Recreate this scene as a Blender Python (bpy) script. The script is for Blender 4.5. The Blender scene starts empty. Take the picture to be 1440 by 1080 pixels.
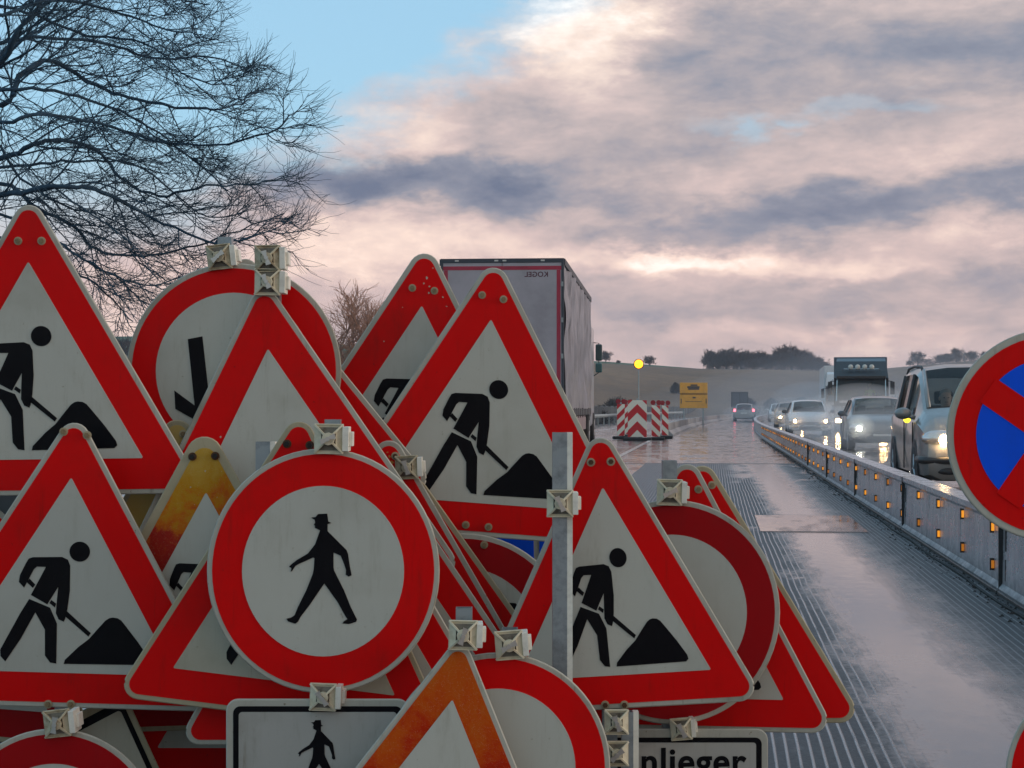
import bpy, bmesh, math, random
from mathutils import Vector, Matrix, noise as mnoise
from mathutils.geometry import tessellate_polygon
R = math.radians
S = bpy.context.scene
COL = S.collection

# ------------------------------------------------------------------ camera
F = 2540.0            # focal length in pixels of a 1440 wide frame
H = 1.15              # eye height
HOR = 573.0           # horizon row
VPX = 1005.0          # column where the road axis meets the horizon
cam_d = bpy.data.cameras.new("camera")
cam = bpy.data.objects.new("camera", cam_d); COL.objects.link(cam)
cam.location = (0, 0, H); cam.rotation_euler = (R(90), 0, 0)
cam_d.lens = F / 1440 * 36; cam_d.sensor_width = 36
cam_d.shift_y = (HOR - 540) / 1440
cam_d.clip_start = 0.1; cam_d.clip_end = 5000
S.camera = cam
S.view_settings.view_transform = 'Standard'; S.view_settings.look = 'None'
S.view_settings.exposure = 0.36; S.view_settings.gamma = 1
S.cycles.use_denoising = True
S.cycles.max_bounces = 6; S.cycles.transparent_max_bounces = 16; S.cycles.volume_bounces = 1
SUN_EL, SUN_AZ = R(9), R(98)      # azimuth clockwise from the view direction (+Y)

# ------------------------------------------------------------------ node helpers
def lin(c):
    f = lambda v: (v / 255) / 12.92 if v / 255 <= 0.04045 else ((v / 255 + 0.055) / 1.055) ** 2.4
    return (f(c[0]), f(c[1]), f(c[2]), 1)
class X:
    """a value in a node tree, with arithmetic"""
    def __init__(s, nt, sock): s.nt, s.s = nt, sock
    def m(s, op, b=None, c=None):
        n = s.nt.nodes.new('ShaderNodeMath'); n.operation = op
        for i, v in enumerate((s, b, c)):
            if v is None: continue
            if isinstance(v, X): s.nt.links.new(v.s, n.inputs[i])
            else: n.inputs[i].default_value = v
        return X(s.nt, n.outputs[0])
    def __add__(s, b): return s.m('ADD', b)
    __radd__ = __add__
    def __sub__(s, b): return s.m('SUBTRACT', b)
    def __mul__(s, b): return s.m('MULTIPLY', b)
    __rmul__ = __mul__
    def __truediv__(s, b): return s.m('DIVIDE', b)
    def clamp(s):
        r = s.m('ADD', 0.0); r.s.node.use_clamp = True; return r
    def step(s, a, b):
        n = s.nt.nodes.new('ShaderNodeMapRange'); n.interpolation_type = 'SMOOTHSTEP'
        s.nt.links.new(s.s, n.inputs[0]); n.inputs[1].default_value = a; n.inputs[2].default_value = b
        return X(s.nt, n.outputs[0])
def comb(nt, x, y, z=0.0):
    n = nt.nodes.new('ShaderNodeCombineXYZ')
    for i, v in enumerate((x, y, z)):
        if isinstance(v, X): nt.links.new(v.s, n.inputs[i])
        else: n.inputs[i].default_value = v
    return n.outputs[0]
def sep(nt, sock):
    n = nt.nodes.new('ShaderNodeSeparateXYZ'); nt.links.new(sock, n.inputs[0])
    return [X(nt, o) for o in n.outputs]
def noise(nt, vec, scale, detail=4, rough=0.55, dist=0.0):
    n = nt.nodes.new('ShaderNodeTexNoise'); nt.links.new(vec, n.inputs['Vector'])
    n.inputs['Scale'].default_value = scale; n.inputs['Detail'].default_value = detail
    n.inputs['Roughness'].default_value = rough; n.inputs['Distortion'].default_value = dist
    return X(nt, n.outputs['Fac'])
def ramp(nt, fac, stops):
    n = nt.nodes.new('ShaderNodeValToRGB'); nt.links.new(fac.s, n.inputs[0])
    e = n.color_ramp.elements
    while len(e) < len(stops): e.new(0.5)
    for k, (p, c) in enumerate(stops): e[k].position = p; e[k].color = c
    return n.outputs[0]
def mixc(nt, fac, a, b):
    n = nt.nodes.new('ShaderNodeMix'); n.data_type = 'RGBA'
    if isinstance(fac, X): nt.links.new(fac.s, n.inputs[0])
    else: n.inputs[0].default_value = fac
    for i, v in ((6, a), (7, b)):
        if isinstance(v, (tuple, list)): n.inputs[i].default_value = v
        else: nt.links.new(v, n.inputs[i])
    return n.outputs[2]
def scalec(nt, c, k):
    n = nt.nodes.new('ShaderNodeVectorMath'); n.operation = 'SCALE'
    nt.links.new(c, n.inputs[0])
    if isinstance(k, X): nt.links.new(k.s, n.inputs['Scale'])
    else: n.inputs['Scale'].default_value = k
    return n.outputs[0]

# ------------------------------------------------------------------ world: evening sky with broken cloud
def make_world():
    w = bpy.data.worlds.new("World"); S.world = w; w.use_nodes = True
    nt = w.node_tree; nt.nodes.clear()
    out = nt.nodes.new('ShaderNodeOutputWorld'); bg = nt.nodes.new('ShaderNodeBackground')
    nt.links.new(bg.outputs[0], out.inputs[0]); bg.inputs[1].default_value = 0.1
    sky = nt.nodes.new('ShaderNodeTexSky'); sky.sky_type = 'NISHITA'; sky.sun_disc = False
    sky.sun_elevation = SUN_EL; sky.sun_rotation = SUN_AZ; sky.air_density = 1.0; sky.dust_density = 1.5; sky.ozone_density = 3.0
    tc = nt.nodes.new('ShaderNodeTexCoord')
    dx, dy, dz = sep(nt, tc.outputs['Generated'])
    az = dx.m('ARCTAN2', dy); el = dz.m('ARCSINE')
    vec = comb(nt, az, el * 2.3, 0.0)
    vec2 = comb(nt, az + 3.1, el * 2.0, 1.7)
    n1 = noise(nt, vec, 10.0, 9, 0.62)
    n2 = noise(nt, vec2, 12.0, 9, 0.62)
    nf = noise(nt, vec, 15.0, 12, 0.66, 0.15)
    nb = noise(nt, vec2, 8.0, 4, 0.5)
    wx = az + (n1 - 0.5) * 0.17
    wy = el + (n2 - 0.5) * 0.062
    def blob(px, py, sx, sy, amp, slant=0.0):
        a = (px - 720) / F; e = (HOR - py) / F
        ux = (wx - a) * (F / sx)
        uy = ((wy - e) + (wx - a) * slant) * (F / sy)
        q = (ux * ux + uy * uy); q = (q * q * 0.6 + q * 0.35) * -1.0
        return q.m('EXPONENT') * (amp * (0.66 if amp < 0 else 0.82))
    v = X(nt, ((nf - 0.5) * 0.85 + (nb - 0.5) * 0.30).s) + 0.50
    blobs = [
        (600, 262, 250, 34, -0.50, 0.0), (470, 268, 120, 40, -0.22, 0.0), (720, 268, 70, 30, -0.14, 0.0),
        (1180, 295, 330, 28, -0.42, -0.06), (1420, 285, 200, 40, -0.16, -0.05), (900, 318, 120, 16, -0.20, 0.0),
        (860, 285, 45, 14, -0.14, 0.0),
        (1180, 110, 300, 60, -0.20, 0.0), (900, 200, 260, 50, -0.14, 0.0), (1400, 90, 180, 45, -0.20, 0.0),
        (1050, 60, 160, 30, -0.10, 0.0),
        (810, 40, 95, 70, 0.40, 0.0), (900, -10, 200, 50, 0.22, 0.0), (620, 120, 150, 70, 0.12, 0.0),
        (560, 190, 220, 34, 0.16, 0.0), (1040, 362, 240, 22, 0.34, 0.03), (920, 352, 70, 14, 0.16, 0.0),
        (1400, 220, 160, 30, 0.12, 0.0), (1000, 250, 160, 20, 0.10, 0.0), (760, 330, 220, 40, 0.14, 0.0),
        (490, 362, 230, 46, 0.30, 0.0), (1250, 440, 330, 30, -0.12, 0.0), (980, 425, 260, 26, -0.10, 0.0), (1000, 540, 900, 60, -0.02, 0.0), (1300, 400, 300, 24, -0.08, 0.0), (1100, 490, 420, 40, 0.08, 0.0),
        (1200, 478, 60, 22, 0.20, 0.0), (980, 460, 60, 20, 0.14, 0.0), (1310, 400, 160, 18, -0.14, 0.0),
        (100, 300, 260, 60, 0.12, 0.0), (180, 420, 200, 60, 0.16, 0.0), (1440, 340, 200, 16, 0.14, 0.0),
    ]
    for b in blobs: v = v + blob(*b)
    low = el.step(0.0, 0.22)
    colr = ramp(nt, v.clamp(), [(0.0, lin((100, 110, 132))), (0.22, lin((132, 136, 150))), (0.42, lin((168, 159, 162))),
                                (0.60, lin((196, 179, 177))), (0.80, lin((228, 209, 198))), (1.0, lin((255, 248, 242)))])
    # warmer and duller towards the horizon
    warm = mixc(nt, low, (1.10, 0.985, 0.945, 1), (1.0, 1.0, 0.99, 1))
    mul = nt.nodes.new('ShaderNodeMix'); mul.data_type = 'RGBA'; mul.blend_type = 'MULTIPLY'; mul.inputs[0].default_value = 1.0
    nt.links.new(colr, mul.inputs[6]); nt.links.new(warm, mul.inputs[7])
    cloud = scalec(nt, mul.outputs[2], 10.0)
    # open blue sky: upper left, with a ragged edge, and one small hole on the right
    t = (wx * 0.62 - wy * 1.0) + (nf - 0.5) * 0.05
    a0 = (665 - 720) / F * 0.62 - (HOR - 90) / F
    clear = 1.0 * (t * -1.0 + a0).step(-0.022, 0.030)
    hole = blob(1092, 182, 34, 24, 0.55) + blob(690, 55, 40, 20, 0.35) + blob(1030, 165, 80, 14, 0.25) + blob(1200, 165, 60, 12, 0.3)
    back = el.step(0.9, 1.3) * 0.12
    leftfade = el.step(0.045, 0.16)
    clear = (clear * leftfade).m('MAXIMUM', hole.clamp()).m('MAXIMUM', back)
    tint = nt.nodes.new('ShaderNodeMix'); tint.data_type = 'RGBA'; tint.blend_type = 'MULTIPLY'; tint.inputs[0].default_value = 1.0
    nt.links.new(sky.outputs[0], tint.inputs[6]); tint.inputs[7].default_value = (1.5, 1.65, 1.7, 1)
    # the open patch is thin veil over blue
    clearcol = mixc(nt, 0.45, tint.outputs[2], (4.8, 7.8, 9.8, 1))
    final = mixc(nt, clear, cloud, clearcol)
    # below the horizon: dull ground tone
    final = mixc(nt, el.step(-0.03, -0.005), (0.8, 0.85, 0.9, 1), final)
    # unseen sky behind the viewer, tinted warm to colour the light on the signs
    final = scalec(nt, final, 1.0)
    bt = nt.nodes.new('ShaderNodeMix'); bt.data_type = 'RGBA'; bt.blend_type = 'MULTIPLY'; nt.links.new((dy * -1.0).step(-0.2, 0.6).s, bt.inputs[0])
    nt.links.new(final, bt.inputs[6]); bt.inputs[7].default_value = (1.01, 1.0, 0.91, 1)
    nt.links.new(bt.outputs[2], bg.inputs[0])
make_world()
sun_d = bpy.data.lights.new("sun", 'SUN'); sun = bpy.data.objects.new("sun", sun_d); COL.objects.link(sun)
sun_d.energy = 1.0; sun_d.angle = R(12); sun_d.color = (1.0, 0.90, 0.80)
sd = Vector((math.sin(SUN_AZ) * math.cos(SUN_EL), math.cos(SUN_AZ) * math.cos(SUN_EL), math.sin(SUN_EL)))
sun.rotation_euler = sd.to_track_quat('Z', 'Y').to_euler()

# ------------------------------------------------------------------ placing helpers
def U(px, py, Z): return Vector(((px - 720) * Z / F, Z, H - (py - HOR) * Z / F))
AX = math.atan2(VPX - 720, F)
CA, SA = math.cos(AX), math.sin(AX)
KC = 2.5e-4
def curve(v): return KC * max(0.0, v - 60) ** 2
def W(u, v, z=0.0):            # road frame (u to the right, v ahead) -> world
    return Vector((u * CA + v * SA, -u * SA + v * CA, z))

# ------------------------------------------------------------------ materials
def mat(name, color, rough=0.5, metal=0.0, var=0.0, vscale=8.0, spec=None, bump=0.0, bscale=60.0, color2=None, coat=0.0):
    m = bpy.data.materials.new(name); m.use_nodes = True
    nt = m.node_tree; b = nt.nodes['Principled BSDF']
    c = tuple(color) + (1,) if len(color) == 3 else tuple(color)
    b.inputs['Base Color'].default_value = c
    b.inputs['Roughness'].default_value = rough; b.inputs['Metallic'].default_value = metal
    if spec is not None: b.inputs['Specular IOR Level'].default_value = spec
    if coat: b.inputs['Coat Weight'].default_value = coat; b.inputs['Coat Roughness'].default_value = 0.08
    if var or bump:
        tc = nt.nodes.new('ShaderNodeTexCoord'); vec = tc.outputs['Object']
    if var:
        n = noise(nt, vec, vscale, 6, 0.65).step(0.42, 0.72)
        c2 = tuple(color2) + (1,) if color2 else tuple(x * (1 - var) for x in c[:3]) + (1,)
        nt.links.new(mixc(nt, n * (var if color2 else 1.0), c, c2), b.inputs['Base Color'])
        rr = (noise(nt, vec, vscale * 2.3, 4) - 0.5) * 0.3 + rough
        nt.links.new(rr.s, b.inputs['Roughness'])
    if bump:
        bn = nt.nodes.new('ShaderNodeBump'); bn.inputs['Strength'].default_value = bump; bn.inputs['Distance'].default_value = 0.01
        nt.links.new(noise(nt, vec, bscale, 5).s, bn.inputs['Height']); nt.links.new(bn.outputs[0], b.inputs['Normal'])
    return m
def film(name, color, dirt, scratch=0.5, amount=0.35, rough=0.38):
    """printed sign film: slight mottling, run-down grime and hair scratches"""
    m = bpy.data.materials.new(name); m.use_nodes = True
    nt = m.node_tree; b = nt.nodes['Principled BSDF']; b.inputs['Roughness'].default_value = rough; b.inputs['Specular IOR Level'].default_value = 0.10
    tc = nt.nodes.new('ShaderNodeTexCoord'); oi = nt.nodes.new('ShaderNodeObjectInfo')
    ad = nt.nodes.new('ShaderNodeVectorMath'); ad.operation = 'ADD'
    nt.links.new(tc.outputs['Object'], ad.inputs[0])
    nt.links.new(comb(nt, X(nt, oi.outputs['Random']) * 40, X(nt, oi.outputs['Random']) * 17), ad.inputs[1])
    vec = ad.outputs[0]
    x, y, z = sep(nt, vec)
    stretched = comb(nt, x * 3.0, y, z * 0.6)
    g1 = noise(nt, vec, 4.0, 6, 0.6).step(0.45, 0.78)
    g2 = noise(nt, stretched, 9.0, 6, 0.7).step(0.50, 0.85)
    spots = noise(nt, vec, 70.0, 3, 0.5).step(0.70, 0.78)
    sc = noise(nt, comb(nt, x * 2.0 + z * 6.0, y, z * 1.5 - x * 5.0), 12.0, 2, 0.4)
    scr = (sc - 0.5).m('ABSOLUTE').step(0.010, 0.0)
    scr = scr * noise(nt, vec, 7.0, 2).step(0.55, 0.70)
    run = noise(nt, comb(nt, x * 14.0, y, z * 0.9), 3.0, 5, 0.7).step(0.58, 0.80)
    uneven = X(nt, oi.outputs['Random']) * 0.9 + 0.55
    f = ((g1 * 0.45 + g2 * 0.5 + run * 0.6) * uneven * amount + spots * 0.8 * amount + scr * scratch * 0.6).clamp()
    nt.links.new(mixc(nt, f, tuple(color) + (1,), tuple(dirt) + (1,)), b.inputs['Base Color'])
    nt.links.new((noise(nt, vec, 12.0, 4) * 0.25 + (rough - 0.1)).s, b.inputs['Roughness'])
    return m
M = {}
M['white'] = film('sign_white_film', (0.49, 0.505, 0.455), (0.24, 0.215, 0.15), amount=0.62)
M['ivory'] = film('old_ivory_film', (0.48, 0.46, 0.37), (0.24, 0.21, 0.13), amount=0.8)
M['red'] = film('sign_red_film', (0.70, 0.0015, 0.002), (0.28, 0.012, 0.008), amount=0.65, scratch=0.25)
M['deep_red'] = film('weathered_red_film', (0.36, 0.003, 0.006), (0.20, 0.01, 0.01), amount=0.7, scratch=0.3)
M['black'] = film('sign_black_film', (0.003, 0.003, 0.005), (0.03, 0.03, 0.03), amount=0.25, scratch=0.4)
M['blue'] = film('sign_blue_film', (0.002, 0.095, 0.85), (0.01, 0.04, 0.25), amount=0.4)
M['rim'] = film('sign_rim_paint', (0.46, 0.46, 0.40), (0.15, 0.12, 0.07), amount=1.0, rough=0.45)
M['rim_old'] = film('yellowed_rim_paint', (0.42, 0.38, 0.26), (0.16, 0.12, 0.06), amount=0.9, rough=0.5)
def faded(name, stops, scale, zc, zspan):
    m = bpy.data.materials.new(name); m.use_nodes = True
    nt = m.node_tree; b = nt.nodes['Principled BSDF']; b.inputs['Roughness'].default_value = 0.5; b.inputs['Specular IOR Level'].default_value = 0.08
    tc = nt.nodes.new('ShaderNodeTexCoord'); vec = tc.outputs['Object']
    x, y, z = sep(nt, vec)
    n = noise(nt, vec, scale, 8, 0.72, 0.5)
    f = ((z - zc) / zspan + (n - 0.5) * 1.5 + (noise(nt, comb(nt, x * 5.0, y, z), 8.0, 6, 0.7) - 0.5) * 0.5).clamp()
    sc = (noise(nt, comb(nt, x * 3 + z * 5, y, z * 2 - x * 4), 14.0, 3, 0.5) - 0.5).m('ABSOLUTE').step(0.006, 0.0)
    col = mixc(nt, sc * 0.35, ramp(nt, f, stops), (0.55, 0.45, 0.30, 1))
    nt.links.new(col, b.inputs['Base Color'])
    return m
M['galv'] = mat('galvanised_steel', (0.30, 0.35, 0.38), 0.42, 0.75, var=0.35, vscale=30)
M['galv_dull'] = mat('weathered_zinc', (0.34, 0.38, 0.39), 0.6, 0.2, var=0.3, vscale=25)
M['plastic'] = mat('cream_clamp_plastic', (0.66, 0.62, 0.47), 0.5, var=0.35, vscale=40, color2=(0.30, 0.22, 0.10))
M['plastic_old'] = mat('weathered_clamp_plastic', (0.50, 0.46, 0.33), 0.6, var=0.7, vscale=45, color2=(0.22, 0.13, 0.05))
M['plastic_w'] = mat('pale_bracket_plastic', (0.78, 0.78, 0.70), 0.45, var=0.2, vscale=30)
M['recess_shade'] = mat('clamp_recess_shade', (0.20, 0.19, 0.16), 0.7, var=0.7, vscale=60, color2=(0.05, 0.03, 0.015))  # dark mottled colour stands in for the shade inside the clamps
M['zinc'] = mat('zinc_nut', (0.5, 0.5, 0.48), 0.3, 0.9)
M['rust'] = mat('rusty_bolt', (0.10, 0.045, 0.02), 0.8, 0.2, var=0.5, vscale=90)
M['bolt'] = mat('brass_bolt', (0.28, 0.20, 0.11), 0.5, 0.5, var=0.4, vscale=90)
M['hole'] = mat('dark_rubber', (0.012, 0.012, 0.012), 0.8)

# ------------------------------------------------------------------ mesh helpers
class MB:
    def __init__(s): s.v = []; s.f = []
    def add(s, vs, fs):
        o = len(s.v); s.v += [tuple(p) for p in vs]; s.f += [tuple(i + o for i in f) for f in fs]; return s
    def box(s, lo, hi, rot=None, org=None):
        x0, y0, z0 = lo; x1, y1, z1 = hi
        vs = [Vector(p) for p in ((x0, y0, z0), (x1, y0, z0), (x1, y1, z0), (x0, y1, z0), (x0, y0, z1), (x1, y0, z1), (x1, y1, z1), (x0, y1, z1))]
        if rot is not None:
            o = Vector(org) if org else Vector(); vs = [rot @ (p - o) + o for p in vs]
        return s.add(vs, [(0, 3, 2, 1), (4, 5, 6, 7), (0, 1, 5, 4), (1, 2, 6, 5), (2, 3, 7, 6), (3, 0, 4, 7)])
    def tube(s, pts, rad, n=8, cap=True, closed=False):
        pts = [Vector(p) for p in pts]; m = len(pts)
        if not hasattr(rad, '__len__'): rad = [rad] * m
        vs = []; up = Vector((0, 0, 1))
        d0 = (pts[1] - pts[0]).normalized()
        if abs(d0.dot(up)) > 0.9: up = Vector((0, 1, 0))
        for i, p in enumerate(pts):
            a = pts[i - 1] if (i or closed) else p; b = pts[(i + 1) % m] if (i < m - 1 or closed) else p
            d = (b - a).normalized(); e1 = d.cross(up)
            if e1.length < 1e-4: e1 = d.cross(Vector((1, 0, 0)))
            e1.normalize(); e2 = e1.cross(d)
            for k in range(n):
                t = 2 * math.pi * k / n
                vs.append(p + e1 * (rad[i] * math.cos(t)) + e2 * (rad[i] * math.sin(t)))
        fs = []
        for i in range(m if closed else m - 1):
            j = (i + 1) % m
            for k in range(n): fs.append((i * n + k, i * n + (k + 1) % n, j * n + (k + 1) % n, j * n + k))
        if cap and not closed: fs.append(tuple(range(n - 1, -1, -1))); fs.append(tuple((m - 1) * n + k for k in range(n)))
        return s.add(vs, fs)
    def ell(s, c, r, nu=16, nv=10):
        c = Vector(c); vs = [c + Vector((0, 0, -r[2]))]; fs = []
        for j in range(1, nv):
            t = math.pi * j / nv - math.pi / 2
            for i in range(nu):
                a = 2 * math.pi * i / nu
                vs.append(c + Vector((r[0] * math.cos(t) * math.cos(a), r[1] * math.cos(t) * math.sin(a), r[2] * math.sin(t))))
        vs.append(c + Vector((0, 0, r[2])))
        for i in range(nu): fs.append((0, 1 + (i + 1) % nu, 1 + i))
        for j in range(nv - 2):
            for i in range(nu):
                a = 1 + j * nu + i; b = 1 + j * nu + (i + 1) % nu
                fs.append((a, b, b + nu, a + nu))
        L = len(vs) - 1
        for i in range(nu): fs.append((L, 1 + (nv - 2) * nu + i, 1 + (nv - 2) * nu + (i + 1) % nu))
        return s.add(vs, fs)
    def prism(s, poly, to3, d0, d1):
        """poly in 2-D, to3(a, b, d) -> world; extruded from d0 (front) to d1"""
        n = len(poly)
        tri = tessellate_polygon([[Vector((p[0], p[1], 0)) for p in poly]])
        vs = [to3(p[0], p[1], d0) for p in poly] + [to3(p[0], p[1], d1) for p in poly]
        fs = [tuple(t) for t in tri] + [tuple(i + n for i in reversed(t)) for t in tri]
        fs += [(i, (i + 1) % n, (i + 1) % n + n, i + n) for i in range(n)]
        return s.add(vs, fs)
    def build(s, name, m, parent=None, smooth=False, off=None, bevel=0.0, mats=None):
        me = bpy.data.meshes.new(name)
        vs = s.v if off is None else [tuple(Vector(p) - Vector(off)) for p in s.v]
        me.from_pydata(vs, [], s.f); me.update()
        bm = bmesh.new(); bm.from_mesh(me)
        if len(bm.faces) < 60000: bmesh.ops.recalc_face_normals(bm, faces=bm.faces)
        bm.to_mesh(me); bm.free()
        o = bpy.data.objects.new(name, me); COL.objects.link(o)
        if m is not None: me.materials.append(m)
        if parent is not None: o.parent = parent
        if smooth: me.polygons.foreach_set('use_smooth', [True] * len(me.polygons))
        if smooth == 'auto':
            try: me.set_sharp_from_angle(angle=R(35))
            except Exception: pass
        if bevel:
            b = o.modifiers.new('bevel', 'BEVEL'); b.width = bevel; b.segments = 2; b.limit_method = 'ANGLE'; b.angle_limit = R(40)
        return o
def tag(o, label=None, cat=None, group=None, kind=None):
    if label: o['label'] = label
    if cat: o['category'] = cat
    if group: o['group'] = group
    if kind: o['kind'] = kind
    return o
def thing(name, label, cat, loc=(0, 0, 0), rz=0.0, group=None):
    o = bpy.data.objects.new(name, None); COL.objects.link(o)
    o.location = loc; o.rotation_euler = (0, 0, rz); o.empty_display_size = 0.2
    return tag(o, label, cat, group)
def text_mesh(txt, size, bold=0.0, mirror=False, align='CENTER', spacing=1.0):
    cu = bpy.data.curves.new('t', 'FONT'); cu.body = txt; cu.size = size; cu.align_x = align; cu.extrude = 0.0005; cu.offset = bold; cu.space_character = spacing
    ob = bpy.data.objects.new('t', cu); COL.objects.link(ob)
    dg = bpy.context.evaluated_depsgraph_get(); me = bpy.data.meshes.new_from_object(ob.evaluated_get(dg))
    bpy.data.objects.remove(ob)
    mb = MB(); s = -1 if mirror else 1
    mb.add([(s * v.co.x, v.co.z, v.co.y) for v in me.vertices], [tuple(p.vertices) for p in me.polygons])
    return mb

# ------------------------------------------------------------------ signs
def rounded(tri, r, n=7):
    out = []; m = len(tri)
    for i in range(m):
        p = Vector(tri[i]); a = Vector(tri[i - 1]); b = Vector(tri[(i + 1) % m])
        da = (a - p).normalized(); db = (b - p).normalized()
        ang = da.angle(db); t = r / math.tan(ang / 2)
        bis = (da + db).normalized(); c = p + bis * (r / math.sin(ang / 2))
        s0 = p + da * t - c; s1 = p + db * t - c
        a0 = math.atan2(s0.y, s0.x); a1 = math.atan2(s1.y, s1.x)
        d = a1 - a0
        while d > math.pi: d -= 2 * math.pi
        while d < -math.pi: d += 2 * math.pi
        for k in range(n + 1):
            q = a0 + d * k / n; out.append((c.x + r * math.cos(q), c.y + r * math.sin(q)))
    return out
def ellipse(cx, cy, rx, ry, n=72): return [(cx + rx * math.cos(2 * math.pi * i / n), cy + ry * math.sin(2 * math.pi * i / n)) for i in range(n)]
def about(poly, c, k): return [(c[0] + (p[0] - c[0]) * k, c[1] + (p[1] - c[1]) * k) for p in poly]

# worker pictogram, in barycentric coordinates of the inner white triangle
WT = ((210, 222), (-160, 798), (513, 816))
def circ(cx, cy, r, n=28): return [(cx + r * math.cos(2 * math.pi * i / n), cy + r * math.sin(2 * math.pi * i / n)) for i in range(n)]
WORKER = [
    circ(235, 444, 30),
    [(98, 461), (183, 460), (200, 468), (207, 486), (206, 560), (199, 615), (192, 645), (188, 654), (173, 647), (165, 628), (168, 590), (172, 550), (140, 602), (92, 574), (118, 525), (136, 490), (110, 489), (101, 497), (84, 530), (72, 552), (57, 535), (60, 515), (78, 478), (86, 465)],
    [(88, 525), (105, 543), (98, 553), (80, 536)],
    [(152, 589), (166, 600), (162, 611), (146, 598)],
    [(197, 622), (267, 688), (260, 698), (190, 636)],
    [(87, 586), (148, 612), (168, 660), (166, 779), (148, 776), (133, 755), (133, 678), (105, 626), (62, 705), (17, 773), (3, 757), (2, 738), (60, 630)],
    [(188, 780), (191, 768), (230, 730), (262, 705), (285, 678), (310, 650), (321, 643), (331, 641), (345, 643), (356, 650), (370, 668), (405, 715), (436, 762), (439, 775), (430, 783)],
]
MAN = [(600, 319), (614, 317), (621, 308), (649, 307), (652, 331), (661, 335), (650, 339), (650, 360), (665, 375), (690, 400), (708, 418), (712, 430), (718, 470), (723, 494), (714, 498), (705, 492), (706, 478), (700, 460), (690, 435), (668, 425),
       (668, 470), (670, 480), (700, 540), (720, 590), (739, 628), (737, 635), (715, 642), (695, 640), (700, 633), (710, 627), (705, 620), (680, 575), (640, 519), (595, 585), (568, 620), (560, 635), (552, 641), (530, 634), (525, 626),
       (540, 622), (550, 615), (560, 590), (585, 540), (605, 490), (608, 475), (610, 442), (606, 440), (585, 450), (566, 458), (552, 466), (543, 480), (538, 483), (540, 472), (533, 468), (541, 460), (556, 448), (590, 428), (612, 400), (622, 372), (627, 358), (618, 353), (611, 350), (612, 344), (608, 341), (612, 335), (611, 326)]
def bary_map(src, dst):
    (x0, y0), (x1, y1), (x2, y2) = src
    det = (x1 - x0) * (y2 - y0) - (x2 - x0) * (y1 - y0)
    def f(p):
        a = ((p[0] - x0) * (y2 - y0) - (x2 - x0) * (p[1] - y0)) / det
        b = ((x1 - x0) * (p[1] - y0) - (p[0] - x0) * (y1 - y0)) / det
        return (dst[0][0] + a * (dst[1][0] - dst[0][0]) + b * (dst[2][0] - dst[0][0]), dst[0][1] + a * (dst[1][1] - dst[0][1]) + b * (dst[2][1] - dst[0][1]))
    return f

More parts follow.
